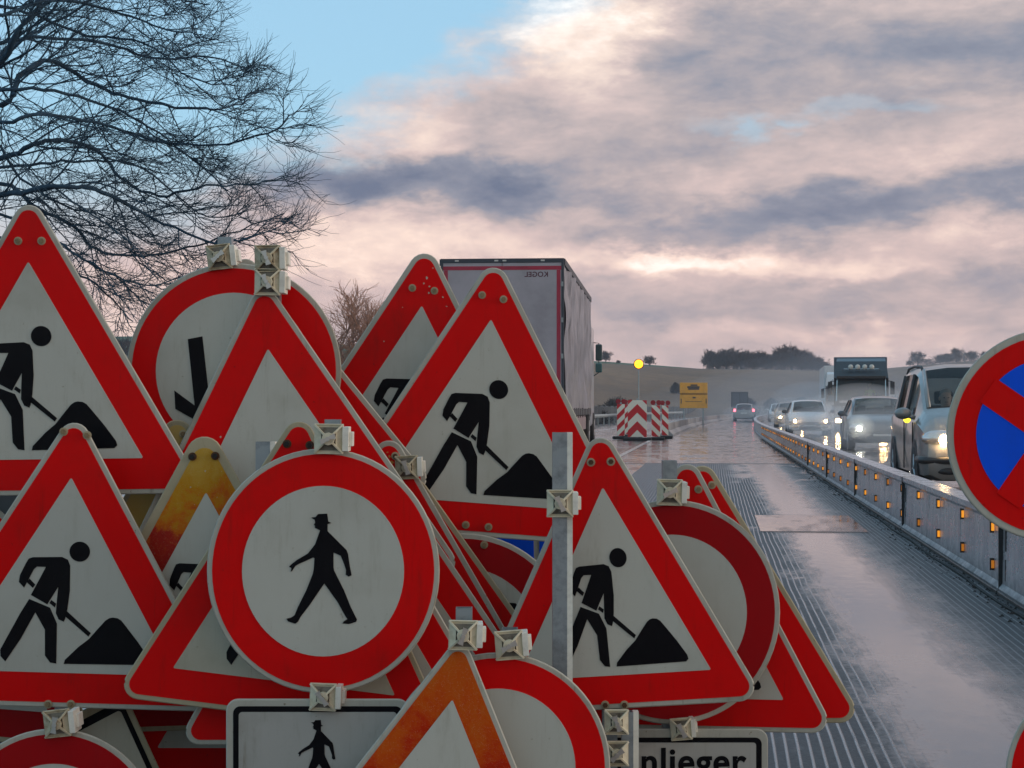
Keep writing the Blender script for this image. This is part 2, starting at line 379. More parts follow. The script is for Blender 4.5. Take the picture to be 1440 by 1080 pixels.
class Sign:
    """a sign board standing in a plane at distance Z, on its own post"""
    def __init__(s, name, label, cat, Z, cx, cy, yaw=0.0, pitch=0.0, group=None):
        s.Z = Z; s.c = U(cx, cy, Z); s.px = (cx, cy)
        rot = Matrix.Rotation(R(yaw), 3, 'Z') @ Matrix.Rotation(R(pitch), 3, 'X')
        s.ex, s.ey, s.ez = rot @ Vector((1, 0, 0)), rot @ Vector((0, 1, 0)), rot @ Vector((0, 0, 1))
        s.root = thing(name, label, cat, (s.c.x, s.c.y, 0), 0, group)
        s.o = Vector((s.c.x, s.c.y, 0))
    def at(s, px, py):          # image position -> in-plane coordinates
        d = Vector(((px - 720) / F, 1, -(py - HOR) / F)); o = Vector((0, 0, H))
        t = (s.c - o).dot(s.ey) / d.dot(s.ey); p = o + d * t - s.c
        return (p.dot(s.ex), p.dot(s.ez))
    def to3(s, a, b, d): return s.c + s.ex * a + s.ez * b + s.ey * d - s.o
    def sheet(s, name, polys_px, m, lvl, back=None, parent=None):
        mb = MB()
        for poly in polys_px: mb.prism([s.at(*p) for p in poly], s.to3, -0.0013 * lvl, (-0.0013 * (lvl - 1) + 0.0002) if back is None else back)
        return mb.build(name, m, parent or s.root)
    def chips(s, spots, m='ivory', lvl=2.35, parent=None):
        mb = MB()
        for (px, py, r) in spots:
            q = [(px + r * random.uniform(.4, 1.2) * math.cos(k * .9), py + r * random.uniform(.4, 1.3) * math.sin(k * .9)) for k in range(7)]
            mb.prism([s.at(*p) for p in q], s.to3, -0.0013 * lvl, -0.0005)
        mb.build('paint_chips', M[m], s.root)
    def rimtube(s, poly, m, r=0.0042):
        pts = [s.to3(*s.at(*p), 0.003) for p in poly]
        MB().tube(pts, r, 6, closed=True).build('edge_rim', m, s.root, smooth=True)
    def bolts(s, pts, m='bolt', r=0.0085):
        for (px, py) in pts:
            a, b = s.at(px, py); mb = MB()
            hexa = [(a + r * math.cos(k * math.pi / 3), b + r * math.sin(k * math.pi / 3)) for k in range(6)]
            wash = [(a + r * 1.35 * math.cos(k * math.pi / 8), b + r * 1.35 * math.sin(k * math.pi / 8)) for k in range(16)]
            w = MB().prism(wash, s.to3, -0.0062, -0.002).build('bolt', M['rim_old' if m != 'hole' else 'rust'], s.root)
            off = (-0.0025, -0.0025)
            MB().prism([(p[0] * 1 + off[0] * 0, p[1]) for p in about(hexa, (a, b), 0.85)], s.to3, -0.013, -0.006).build('nut', M[m], w)
    def post(s, px, top_py, m='galv', width=0.040, gap=0.022, bottom=0.0):
        a, _ = s.at(px, s.px[1]); top = s.at(px, top_py)[1]
        x = (s.c + s.ex * a - s.o).x; y = (s.c + s.ex * a - s.o).y
        zt = s.c.z + top * s.ez.z
        h = width / 2; mb = MB()
        mb.box((x - h, y + gap, bottom), (x - h + 0.003, y + gap + width, zt)); mb.box((x + h - 0.003, y + gap, bottom), (x + h, y + gap + width, zt))
        mb.box((x - h + 0.003, y + gap, bottom), (x + h - 0.003, y + gap + 0.003, zt)); mb.box((x - h + 0.003, y + gap + width - 0.003, bottom), (x + h - 0.003, y + gap + width, zt))
        return mb.build('post', M[m], s.root)
    def clamp(s, px, py, size=0.075, gap=0.0, flip=False, fill=None, bracket=True):
        fill = fill or random.choice(('plastic', 'plastic', 'plastic_old')); q = random.gauss(0, 0.05); cq, sq = math.cos(q), math.sin(q)
        a, b = s.at(px, py); make_clamp(s.root, lambda u, v, d: s.to3(a + u * cq - v * sq, b + u * sq + v * cq, d - 0.008 - gap), size * 0.93, bracket, fill)
def make_clamp(root, to3, size, bracket=True, fill='plastic'):
    h = size / 2; k = size * 0.20; dep = 0.024
    mb = MB()
    # base plate and frustum
    mb.prism([(-h, -h), (h, -h), (h, h), (-h, h)], to3, -0.006, 0.004)
    for sx, sy in ((1, 1), (-1, 1), (-1, -1), (1, -1)):      # diagonal fins
        w = 0.0026
        A = [(sx * h, sy * h), (sx * k * 0.5, sy * k * 0.5)]
        nx, ny = -sy * w * 0.7, sx * w * 0.7
        vs = []
        for (p, d) in ((A[0], -0.006), (A[0], -0.012), (A[1], -dep), (A[1], -0.006)):
            vs.append(to3(p[0] + nx, p[1] + ny, d))
        for (p, d) in ((A[0], -0.006), (A[0], -0.012), (A[1], -dep), (A[1], -0.006)):
            vs.append(to3(p[0] - nx, p[1] - ny, d))
        mb.add(vs, [(0, 1, 2, 3), (7, 6, 5, 4), (0, 4, 5, 1), (1, 5, 6, 2), (2, 6, 7, 3), (3, 7, 4, 0)])
    for i in (3, 1):                                         # sloping webs on the two sides only
        c0 = ((h, h), (-h, h), (-h, -h), (h, -h))[i]; c1 = ((-h, h), (-h, -h), (h, -h), (h, h))[i]
        f0 = 0.95; g = 0.50
        vs = [to3(c0[0] * f0, c0[1] * f0, -0.0065), to3(c1[0] * f0, c1[1] * f0, -0.0065), to3(c1[0] * g, c1[1] * g, -dep * 0.55), to3(c0[0] * g, c0[1] * g, -dep * 0.55)]
        mb.add(vs, [(0, 1, 2, 3)])
    mb.prism(circ(0, 0, k * 1.1, 12), to3, -dep - 0.002, -0.006)
    for q in (-1, 1):                                        # raised lips above and below the open webs
        mb.prism([(-h, q * h - 0.0015), (h, q * h - 0.0015), (h, q * h + 0.0015), (-h, q * h + 0.0015)], to3, -0.011, 0.0)
    c = mb.build('clamp', M[fill], root, bevel=0.0006)
    MB().prism([(-h * .80, -h * .80), (h * .80, -h * .80), (h * .80, h * .80), (-h * .80, h * .80)], to3, -0.0068, -0.0061).build('recess_shade', M['recess_shade'], c)  # dark sheet painting the shade between the fins
    if bracket:
        mb = MB()
        mb.prism([(h * 0.95, -h * 0.85), (h * 1.38, -h * 0.85), (h * 1.38, h * 0.85), (h * 0.95, h * 0.85)], to3, -0.014, 0.055)
        mb.prism([(h * 1.38, -h * 0.5), (h * 1.62, -h * 0.5), (h * 1.62, h * 0.5), (h * 1.38, h * 0.5)], to3, 0.004, 0.05)
        mb.build('bracket', M['plastic_w'], c, bevel=0.0015)
    mb = MB()
    mb.prism(circ(0, 0, 0.006, 8), to3, -dep - 0.014, -dep - 0.0021)
    a = random.uniform(0.4, 2.4); ca, sa = math.cos(a), math.sin(a)
    for sg in (1, -1):
        P = [(0.004, -0.004), (0.019, -0.010), (0.022, 0.005), (0.004, 0.004)]
        mb.prism([(sg * (x * ca - y * sa), sg * (x * sa + y * ca)) for x, y in P], to3, -dep - 0.012, -dep - 0.007)
    mb.build('wing_nut', M['zinc'], c)

TG = 'triangular warning signs in the pile'; CG = 'round prohibition signs in the pile'
def tri_sign(label, Z, outer, inner_k=0.655, rim=5.6, rad=20, red='red', field='white', rimm='rim', worker=True, yaw=0, pitch=0, bolts=(), post=None, name='roadworks_sign', bm='bolt', cat='road sign', group=TG, postm='galv'):
    cx = sum(p[0] for p in outer) / 3; cy = sum(p[1] for p in outer) / 3
    s = Sign(name, label, cat, Z, cx, cy, yaw, pitch, group)
    side = (Vector(outer[0]) - Vector(outer[1])).length; inr = side * 0.2887
    out = rounded(outer, rad)
    s.sheet('plate', [out], M[rimm], 1, back=0.006); s.rimtube(out, M[rimm])
    k = 1 - rim / inr
    s.sheet('red_border', [rounded(about(outer, (cx, cy), k), rad * 0.72)], M[red] if isinstance(red, str) else red, 2)
    inner = about(outer, (cx, cy), inner_k)
    f = s.sheet('field', [rounded(inner, 1.5, 2)], M[field], 3)
    if worker:
        g = bary_map(WT, inner); s.sheet('worker_pictogram', [[g(p) for p in poly] for poly in WORKER], M['black'], 4)
    s.bolts(bolts, bm)
    if post is None: post = (cx, outer[0][1] + 60)
    s.post(post[0], post[1], postm)
    return s
def round_sign(label, Z, cx, cy, rx, ry, k=0.70, rim=5.4, red='red', field='white', rimm='rim', yaw=0, pitch=0, post=None, name='no_entry_sign', bolts=(), cat='road sign', group=CG):
    s = Sign(name, label, cat, Z, cx, cy, yaw, pitch, group)
    out = ellipse(cx, cy, rx, ry); s.sheet('plate', [out], M[rimm], 1, back=0.006); s.rimtube(out, M[rimm])
    s.sheet('red_border', [ellipse(cx, cy, rx - rim, ry - rim)], M[red], 2)
    s.sheet('field', [ellipse(cx, cy, rx * k, ry * k)], M[field], 3)
    s.bolts(bolts)
    if post is None: post = (cx, cy - ry * 0.6)
    s.post(post[0], post[1])
    return s

random.seed(4)
M['yellow_chip'] = mat('yellow_chip', (0.55, 0.22, 0.04), 0.6)
M['orange_fade'] = faded('red_faded_to_orange', [(0.0, (0.36, 0.006, 0.002, 1)), (0.35, (0.46, 0.022, 0.002, 1)), (0.6, (0.52, 0.075, 0.003, 1)), (1.0, (0.50, 0.13, 0.012, 1))], 7.0, -0.1, 0.9)
M['yellow_fade'] = faded('red_faded_to_yellow', [(0.0, (0.26, 0.006, 0.008, 1)), (0.38, (0.36, 0.02, 0.01, 1)), (0.52, (0.50, 0.12, 0.006, 1)), (0.7, (0.46, 0.22, 0.010, 1)), (1.0, (0.50, 0.31, 0.05, 1))], 7.0, 0.62, 0.42)
M['yellow_fade2'] = faded('faded_yellow_film', [(0.0, (0.50, 0.28, 0.04, 1)), (1.0, (0.50, 0.36, 0.12, 1))], 8.0, 0.6, 0.3)

# --- the pile, front to back
s = tri_sign('faded orange bordered triangular sign in the bottom front of the pile, clamp on its tip', 4.42, [(649, 892), (360, 1262), (825, 1328)], 0.66, red=M['orange_fade'], worker=False, yaw=2, name='warning_sign', post=(652, 857), rad=18)
s.clamp(651, 892, gap=0.004)
s = round_sign('round red bordered sign with blank white field at the bottom, right of the orange triangle', 4.52, 700, 1080, 156, 160, 0.70, post=(717, 886)); s.clamp(716, 906, gap=0.002)
s = Sign('supplementary_sign', 'white rectangular plate with black frame and small walking man, under the round pedestrian sign', 'road sign', 4.60, 447, 1075, 0, 0, 'rectangular plates in the pile')
rc = [(320, 985), (574, 985), (574, 1175), (320, 1175)]
s.sheet('plate', [rounded(rc, 15)], M['rim'], 1, back=0.006); s.rimtube(rounded(rc, 15), M['rim'])
s.sheet('black_frame', [rounded([(328, 993), (566, 993), (566, 1167), (328, 1167)], 10)], M['black'], 2)
M['greyfield'] = film('grimy_grey_film', (0.44, 0.44, 0.41), (0.22, 0.20, 0.15), amount=0.9)
s.sheet('field', [rounded([(336, 1001), (558, 1001), (558, 1159), (336, 1159)], 5)], M['greyfield'], 3)
def man_px(p, ox, oy, sx, sy): return (ox + (p[0] - 635) * sx, oy + (p[1] - 307) * sy)
s.sheet('walking_man_pictogram', [[man_px(p, 447.5, 1012, 0.463 * 0.60, 0.463 * 0.63) for p in MAN]], M['black'], 4)
s.post(447, 1030); s.clamp(455, 979, size=0.072)
s = round_sign('large round sign with a black walking man in a hat, front centre of the pile', 4.64, 454.5, 803, 161.5, 170, 0.705, name='pedestrian_prohibition_sign', post=(466, 590), bolts=())
s.sheet('walking_man_pictogram', [[(160 + p[0] * .463, 580 + p[1] * .463) for p in MAN]], M['black'], 4)
s.clamp(463, 617, size=0.080, fill='plastic')
s = tri_sign('grimy roadworks triangle half hidden behind the round pedestrian sign, its lower left corner showing', 4.74, [(423, 573), (162, 978), (631, 1036)], 0.665, field='ivory', rimm='rim_old', bolts=[(404, 624), (436, 626)], bm='hole', yaw=-1)
s = tri_sign('mostly hidden triangular sign behind the walking man plate, rounded red corner below the grimy one', 4.82, [(482, 632), (250, 1046), (720, 1044)], 0.66, worker=False, name='warning_sign', rad=18)
p = thing('sign_post', 'short galvanised post end standing just above the left shoulder of the round pedestrian sign', 'post', tuple(U(371, 640, 4.97).xy) + (0,), 0, 'loose sign posts')
def loose_post(root, px, top_py, Z, width=0.040):
    zt = U(px, top_py, Z).z; h = width / 2
    mb = MB()
    mb.box((-h, -h, 0), (-h + .003, h, zt)); mb.box((h - .003, -h, 0), (h, h, zt)); mb.box((-h + .003, -h, 0), (h - .003, -h + .003, zt)); mb.box((-h + .003, h - .003, 0), (h - .003, h, zt))
    mb.build('shaft', M['galv'], root)
    MB().box((h, -h, 0), (h + 0.014, h + 0.004, zt)).build('lit_side_strip', M['plastic_w'], root)  # pale strip paints the sunlit right side of the post
loose_post(p, 371, 621, 4.97)
s = tri_sign('roadworks sign at the lower left edge, in front of the upper left corner triangle', 4.90, [(106, 577), (-163, 986), (327, 1000)], 0.66, bolts=[(90, 607), (123, 612), (68, 990), (100, 990)], yaw=1)
s = tri_sign('triangular sign hidden behind the round pedestrian sign, only its red right side showing', 4.92, [(552, 672), (365, 1055), (790, 1025)], 0.655, worker=False, name='warning_sign')
s = tri_sign('scratched triangular sign with border faded to yellow, left of the round pedestrian sign', 4.98, [(287, 590), (77, 975), (520, 1010)], 0.62, red=M['yellow_fade'], rim=10, rimm='rim_old', bolts=[(271, 642), (303, 641)], bm='hole', rad=24, yaw=0, post=(350, 720))
s.chips([(283 + random.gauss(0, 16), 690 + random.gauss(0, 40), random.uniform(.5, 1.6)) for _ in range(10)])
s = tri_sign('tall roadworks sign in the upper left corner, worker cut off by the picture edge', 5.06, [(40, 270), (-205, 698), (287, 692)], 0.655, bolts=[(26, 339), (59, 339)], yaw=-1, post=(84, 360))
s = tri_sign('blank red bordered triangle between two stacked clamps and the round pedestrian sign', 5.10, [(369, 391), (152, 838), (655, 808)], 0.655, worker=False, name='warning_sign', post=(382, 344), bolts=())
s.clamp(377, 364, size=0.078); s.clamp(377, 397, size=0.078, gap=0.0)
s = tri_sign('pale yellow bordered triangle, only its tip and a wedge showing behind the upper left triangle', 5.16, [(249, 572), (12, 983), (488, 985)], 0.64, red=M['yellow_fade2'], rimm='rim_old', field='ivory', worker=False, name='warning_sign', bolts=[(258, 610)], rad=20, post=(352, 780))
s = round_sign('round red bordered sign with a black arrow, behind the blank triangle at upper left', 5.22, 329, 522, 149, 150, 0.735, name='arrow_prohibition_sign', post=(314, 332))
s.sheet('arrow_pictogram', [[(264.5, 477), (285, 473), (296, 572), (323, 549), (325, 574), (275, 591), (247, 575), (245.5, 549), (274, 570)]], M['black'], 4)
s.clamp(309, 362, size=0.075)
s = tri_sign('triangular sign with rusty tip beside the clamp right of the round pedestrian sign', 5.20, [(547, 602), (312, 1009), (780, 1009)], 0.655, worker=False, name='warning_sign', bolts=[(556, 641)], bm='rust', rad=19)
s.chips([(543, 648, 2.6), (548, 642, 2.0), (551, 650, 2.8), (545, 636, 1.6), (558, 646, 1.7)], 'yellow_chip'); s.clamp(572, 657, size=0.070)
s = tri_sign('tilted triangular sign behind the blank triangle, rounded tip peeping between the two clamps', 5.30, [(340, 350), (188, 754), (612, 684)], 0.655, worker=False, name='warning_sign', rad=16)
s = tri_sign('triangular sign with a narrow yellowed right edge, low behind the round pedestrian sign', 5.28, [(577, 655), (388, 1071), (836, 1020)], 0.655, worker=False, rimm='rim_old', name='warning_sign', rad=20)
s = round_sign('dark red round sign half hidden below the large central roadworks triangle', 5.36, 652, 907, 154, 155, 0.70, red='deep_red', name='vehicle_prohibition_sign', bolts=[(649, 766), (681, 766)])
s.sheet('vehicle_pictogram', [[(612, 880), (640, 860), (690, 852), (702, 846), (725, 848), (738, 862), (742, 900), (612, 900)]], M['black'], 4)
s = tri_sign('large central roadworks triangle with complete worker and heap, leaning right, in front of the lorry', 5.40, [(696, 358), (444, 736), (900, 770)], 0.655, bolts=[(678, 415), (708, 421), (655, 738), (687, 741)], yaw=1, bm='bolt')
s = tri_sign('roadworks triangle with chipped tip, left of and behind the large central one', 5.50, [(599, 338), (349, 716), (800, 745)], 0.65, bolts=[(580, 405), (611, 409)], yaw=-1)
s.chips([(600, 391, 2.2), (596, 399, 1.5), (604, 403, 1.3), (603, 412, 1.4), (623, 418, 1.6), (628, 431, 1.2), (566, 432, .9), (540, 480, 1.0), (609, 377, 1.2)])
s = Sign('information_sign', 'blue rectangular sign, a small blue patch showing under the large central triangle', 'road sign', 5.58, 712, 830, 0, 0, 'rectangular plates in the pile')
s.sheet('plate', [rounded([(638, 742), (800, 742), (800, 920), (638, 920)], 10)], M['rim'], 1, back=0.006)
s.sheet('blue_field', [[(642, 746), (750, 746), (754, 916), (642, 916)], [(758, 746), (796, 746), (796, 916), (761, 916)]], M['blue'], 2)
s.post(715, 760)
p = thing('sign_post', 'tall galvanised post with a clamp, between the central and the right roadworks triangles', 'post', tuple(U(787, 700, 4.70).xy) + (0,), 0, 'loose sign posts')
loose_post(p, 787, 608, 4.70, 0.038)
cz = U(787, 707, 4.70).z
make_clamp(p, lambda u, v, d: Vector((u, d - 0.028, cz + v)), 0.068, True)
s = tri_sign('roadworks triangle on the right of the pile with complete heap, behind the galvanised post', 4.84, [(842, 594), (660, 1007), (1073, 983)], 0.66, bolts=[(831, 650), (859, 649), (851, 991), (878, 991)], bm='rust', yaw=-2)
s = round_sign('dark red round sign with blank field, behind the right roadworks triangle', 5.02, 945, 861, 150, 156, 0.70, red='deep_red', post=(943, 648)); s.clamp(941, 692, size=0.075)
s = tri_sign('triangular roadworks sign behind the dark red round one, left of the outermost triangle', 5.12, [(967, 634), (745, 1021), (1174, 1030)], 0.66, yaw=-1, bolts=[(982, 688)], rad=19)
s = tri_sign('outermost triangular sign on the right of the pile, its red corner over the grooved road', 5.20, [(987, 638), (775, 1015), (1215, 1015)], 0.66, worker=False, name='warning_sign', bolts=[(1001, 682)], rimm='rim_old', rad=19)
s = Sign('supplementary_sign', 'grey rectangular plate with black frame and black lettering, under the right triangles', 'road sign', 4.98, 965, 1115, 0, 0, 'rectangular plates in the pile')
rc = [(852, 1027), (1078, 1027), (1078, 1205), (852, 1205)]
s.sheet('plate', [rounded(rc, 14)], M['rim'], 1, back=0.006); s.rimtube(rounded(rc, 14), M['rim'])
s.sheet('black_frame', [rounded([(860, 1037), (1071, 1037), (1071, 1197), (860, 1197)], 9)], M['black'], 2)
s.sheet('field', [rounded([(868, 1044), (1063, 1044), (1063, 1190), (868, 1190)], 4)], M['greyfield'], 3)
tm = text_mesh('Anlieger', 0.100, 0.0022, align='RIGHT', spacing=1.06)
a1, b1 = s.at(1048, 1087)
tm.v = [tuple(s.to3(v[0] + a1, v[2] + b1, -0.0048 + v[1])) for v in tm.v]; tm.build('lettering', M['black'], s.root)
s.post(958, 1050); s.clamp(957, 1024, size=0.062)
p = thing('sign_post', 'post end with two cream clamps seen from the side, under the right roadworks triangle', 'post', tuple(U(882, 1040, 4.72).xy) + (0,), 0, 'loose sign posts')
loose_post(p, 884, 1000, 4.72, 0.030)
for yy in (1012, 1056):
    cz2 = U(870, yy, 4.72).z
    make_clamp(p, (lambda cz2: (lambda u, v, d: Vector((-0.030 + u, d - 0.03, cz2 + v))))(cz2), 0.062, False)

# lower left corner
s = round_sign('round red bordered sign at the bottom left with a clamp on its upper rim', 4.62, 76, 1178, 148, 151, 0.69, red='deep_red', post=(84, 1003)); s.clamp(82, 1016, size=0.072)
s = Sign('direction_plate', 'slanted ivory plate with black edge line, behind the round sign at the bottom left', 'road sign', 5.00, 150, 1090, 0, 0, 'rectangular plates in the pile')
rc = [(84, 1018), (172, 972), (252, 1148), (120, 1205)]
s.sheet('plate', [rounded(rc, 10)], M['rim_old'], 1, back=0.006); s.rimtube(rounded(rc, 10), M['rim_old'])
c0 = (160, 1090)
s.sheet('black_frame', [rounded(about(rc, c0, 0.90), 8)], M['black'], 2); s.sheet('field', [rounded(about(rc, c0, 0.78), 5)], M['ivory'], 3); s.post(160, 1030)
s = tri_sign('triangular sign at the bottom left, only its red lower edge showing above the round one', 5.14, [(-60, 640), (-290, 1020), (140, 1052)], 0.66, red='deep_red', worker=False, name='warning_sign', rimm='rim_old')
s = tri_sign('hidden triangular sign with a yellowed lower edge, left of the walking man plate', 5.20, [(352, 640), (120, 1030), (560, 1015)], 0.66, red='deep_red', worker=False, name='warning_sign', rimm='rim_old')
s = tri_sign('lowest triangular sign left of the walking man plate, corner of its grey field showing', 5.217, [(380, 690), (141, 1097), (620, 1097)], 0.665, worker=False, name='warning_sign')
s = Sign('information_sign', 'dark blue grey plate at the lower left picture edge, behind the round sign', 'road sign', 5.40, -10, 1100, 0, 0, 'rectangular plates in the pile')
s.sheet('plate', [rounded([(-100, 960), (60, 960), (60, 1180), (-100, 1180)], 8)], mat('slate_film', (0.06, 0.08, 0.10), 0.5, var=0.3), 1, back=0.006); s.post(-10, 1000)

s = round_sign('sliver of a round red bordered sign at the picture edge between the left triangles', 5.12, -95, 838, 150, 152, 0.70, red='red')
s = Sign('information_sign', 'blue grey plate at the left picture edge just below the upper left triangle', 'road sign', 5.20, -20, 720, 0, 0, 'rectangular plates in the pile')
s.sheet('plate', [rounded([(-120, 600), (70, 600), (70, 800), (-120, 800)], 8)], mat('blue_grey_film', (0.20, 0.25, 0.29), 0.5, var=0.3), 1, back=0.006); s.post(-20, 650)

# right edge: no stopping sign, and one below it
s = round_sign('round blue sign with red ring and red cross, cut by the right picture edge', 4.9, 1481, 612, 148, 148, 0.735, name='no_stopping_sign', field='blue', rim=8)
cx, cy = 1481, 612
bars = []
for ang in (34.5, 124.5):
    ca, sa = math.cos(R(ang)), math.sin(R(ang)); L, w = 112, 20
    if ang > 90:
        for sg in (1, -1):
            bars.append([(cx + sg * ca * w * 0.99 - sa * w, cy + sg * sa * w * 0.99 + ca * w), (cx + sg * ca * L - sa * w, cy + sg * sa * L + ca * w), (cx + sg * ca * L + sa * w, cy + sg * sa * L - ca * w), (cx + sg * ca * w * 0.99 + sa * w, cy + sg * sa * w * 0.99 - ca * w)])
    else: bars.append([(cx - ca * L - sa * w, cy - sa * L + ca * w), (cx + ca * L - sa * w, cy + sa * L + ca * w), (cx + ca * L + sa * w, cy + sa * L - ca * w), (cx - ca * L + sa * w, cy - sa * L - ca * w)])
s.sheet('red_cross', bars, M['red'], 4)
s = round_sign('red rimmed round sign in the bottom right corner, only its left edge in view', 4.8, 1564, 1095, 148, 148, 0.70)

# ------------------------------------------------------------------ ground, roads
def wet_ground(name, base, base2, groove=False, puddle=(0.60, 1.12), rough_dry=0.50, rough_wet=0.09, wet=0.6, grain=70.0):
    m = bpy.data.materials.new(name); m.use_nodes = True
    nt = m.node_tree; b = nt.nodes['Principled BSDF']
    tc = nt.nodes.new('ShaderNodeTexCoord'); vec = tc.outputs['Object']; u, v, z = sep(nt, vec)
    fine = noise(nt, vec, grain, 5, 0.7)
    big = noise(nt, comb(nt, u, v * 0.35), 1.3, 5, 0.6)
    mid = noise(nt, comb(nt, u * 2.5, v * 0.6), 2.5, 5, 0.65)
    uw = u + (mid - 0.5) * 0.42 + (noise(nt, vec, 22.0, 5, 0.75) - 0.5) * 0.26
    col = mixc(nt, fine.step(0.3, 0.7), base, base2)
    if groove:
        pud = uw.step(puddle[0] - 0.10, puddle[0] + 0.14) * (uw * -1.0).step(-puddle[1] - 0.34, -puddle[1] + 0.12)
        # clean film of water over the grooves elsewhere, in patches
        far = v.step(22.0, 34.0)
        pud2 = (big + far * 0.12).step(0.60, 0.68) * u.step(0.1, 0.5)
        pud = pud.m('MAXIMUM', pud2 * 0.8)
        wav = (u + (noise(nt, comb(nt, u * 0.5, v * 0.25), 2.0, 2) - 0.5) * 0.035) * (1.0 / 0.040)
        fr = wav.m('FRACT'); ridge = (fr - 0.5).m('ABSOLUTE')  .step(0.33, 0.45)     # 1 = water-filled line
        brk = noise(nt, comb(nt, u * 24.0, v * 1.2), 1.0, 4, 0.7).step(0.30, 0.46)
        line = ridge * brk * ((u * -1.0 + 1.35).step(0.0, 0.5) * 0.65 + 0.35)
        w = pud.m('MAXIMUM', line * 0.85)
        rough = (w * -1.0 + 1.0) * (rough_dry - rough_wet) + rough_wet + (fine - 0.5) * 0.12 * (pud * -1.0 + 1.0)
        h = (line * 0.4 + fine * 0.6) * (pud * -1.0 + 1.0)
        col = mixc(nt, line * (pud * -1.0 + 1.0), col, (0.34, 0.34, 0.35, 1))  # sky sheen on the water-filled lines painted into the base colour
        col = mixc(nt, pud * 0.8, col, (0.32, 0.29, 0.29, 1))  # pinkish sky reflection of the puddles painted into the base colour
        dist, st = 0.006, 0.7
    else:
        w = (big * 0.5 + mid * 0.5).step(0.5 - wet * 0.12, 0.58)
        rough = (w * -1.0 + 1.0) * (rough_dry - rough_wet) + rough_wet
        h = fine * (w * -1.0 + 1.0)
        dist, st = 0.006, 0.5
    nt.links.new(col, b.inputs['Base Color']); nt.links.new(rough.clamp().s, b.inputs['Roughness'])
    bn = nt.nodes.new('ShaderNodeBump'); bn.inputs['Strength'].default_value = st; bn.inputs['Distance'].default_value = dist
    nt.links.new(h.s, bn.inputs['Height'])
    rp = nt.nodes.new('ShaderNodeBump'); rp.inputs['Strength'].default_value = 0.10; rp.inputs['Distance'].default_value = 0.01
    nt.links.new(noise(nt, comb(nt, u * 1.0, v * 0.5), 9.0, 3).s, rp.inputs['Height']); nt.links.new(bn.outputs[0], rp.inputs['Normal'])
    nt.links.new(rp.outputs[0], b.inputs['Normal'])
    b.inputs['IOR'].default_value = 1.33
    b.inputs['Coat Weight'].default_value = 0.0
    return m
def road_obj(name, mb, m, kind='structure'):
    o = mb.build(name, m); o.rotation_euler = (0, 0, -AX); return tag(o, kind=kind)
def strip(u0, u1, v0, v1, z, step=6.0, bend=True):
    mb = MB(); n = max(1, int((v1 - v0) / step)); vs = []; fs = []
    for i in range(n + 1):
        v = v0 + (v1 - v0) * i / n; c = curve(v) if bend else 0
        vs += [(u0 + c, v, z), (u1 + c, v, z)]
    for i in range(n): fs.append((2 * i, 2 * i + 1, 2 * i + 3, 2 * i + 2))
    return mb.add(vs, fs)
# terrain: one sheet to the horizon, flat by the road, rising to a low hill
def smooth(a, b, x):
    t = min(1, max(0, (x - a) / (b - a))); return t * t * (3 - 2 * t)
RIDGE = [(-900, 515), (-300, 500), (100, 482), (330, 480), (480, 490), (620, 505), (845, 511), (920, 516), (990, 521), (1100, 522), (1200, 524), (1300, 516), (1400, 508), (1600, 504), (2200, 510), (3200, 520)]
def ridge_z(px):
    for (a, ya), (b, yb) in zip(RIDGE, RIDGE[1:]):
        if px <= b:
            t = max(0, (px - a) / (b - a)); return ya + (yb - ya) * t
    return RIDGE[-1][1]
def terrain(x, y):
    if y < 20: return -0.06
    px = 720 + F * x / y
    top = (HOR - ridge_z(max(-900, min(3200, px)))) / F * 360 + H
    t = smooth(120, 350, y)
    # keep the road corridor flat out to where haze hides it
    ca, sa = CA, SA; u = x * ca - y * sa; v = x * sa + y * ca
    du = u - curve(v)
    cor = 1 - (1 - smooth(14, 40, abs(du))) * (1 - smooth(190, 300, v))
    h = top * t * cor
    h += (mnoise.noise(Vector((x * 0.02, y * 0.02, 0))) * 0.6 + mnoise.noise(Vector((x * 0.08, y * 0.08, 3))) * 0.15) * t * (0.25 if y > 330 else 1) * cor
    if y > 370: h -= (y - 370) * 0.02
    return h - 0.06
mb = MB(); ys = [-50, -20, 0, 20, 50, 80, 110] + [125 + 8 * i for i in range(32)] + [390, 430, 500, 600]
nx = 150
for y in ys:
    for i in range(nx + 1):
        t = i / nx * 2 - 1
        half = max(200, abs(y) * 1.05)
        x = half * (t * 0.55 + 0.45 * t ** 3) ; mb.v.append((x, y, max(terrain(x, y), -2.0)))
for j in range(len(ys) - 1):
    for i in range(nx):
        a = j * (nx + 1) + i; mb.f.append((a, a + 1, a + nx + 2, a + nx + 1))
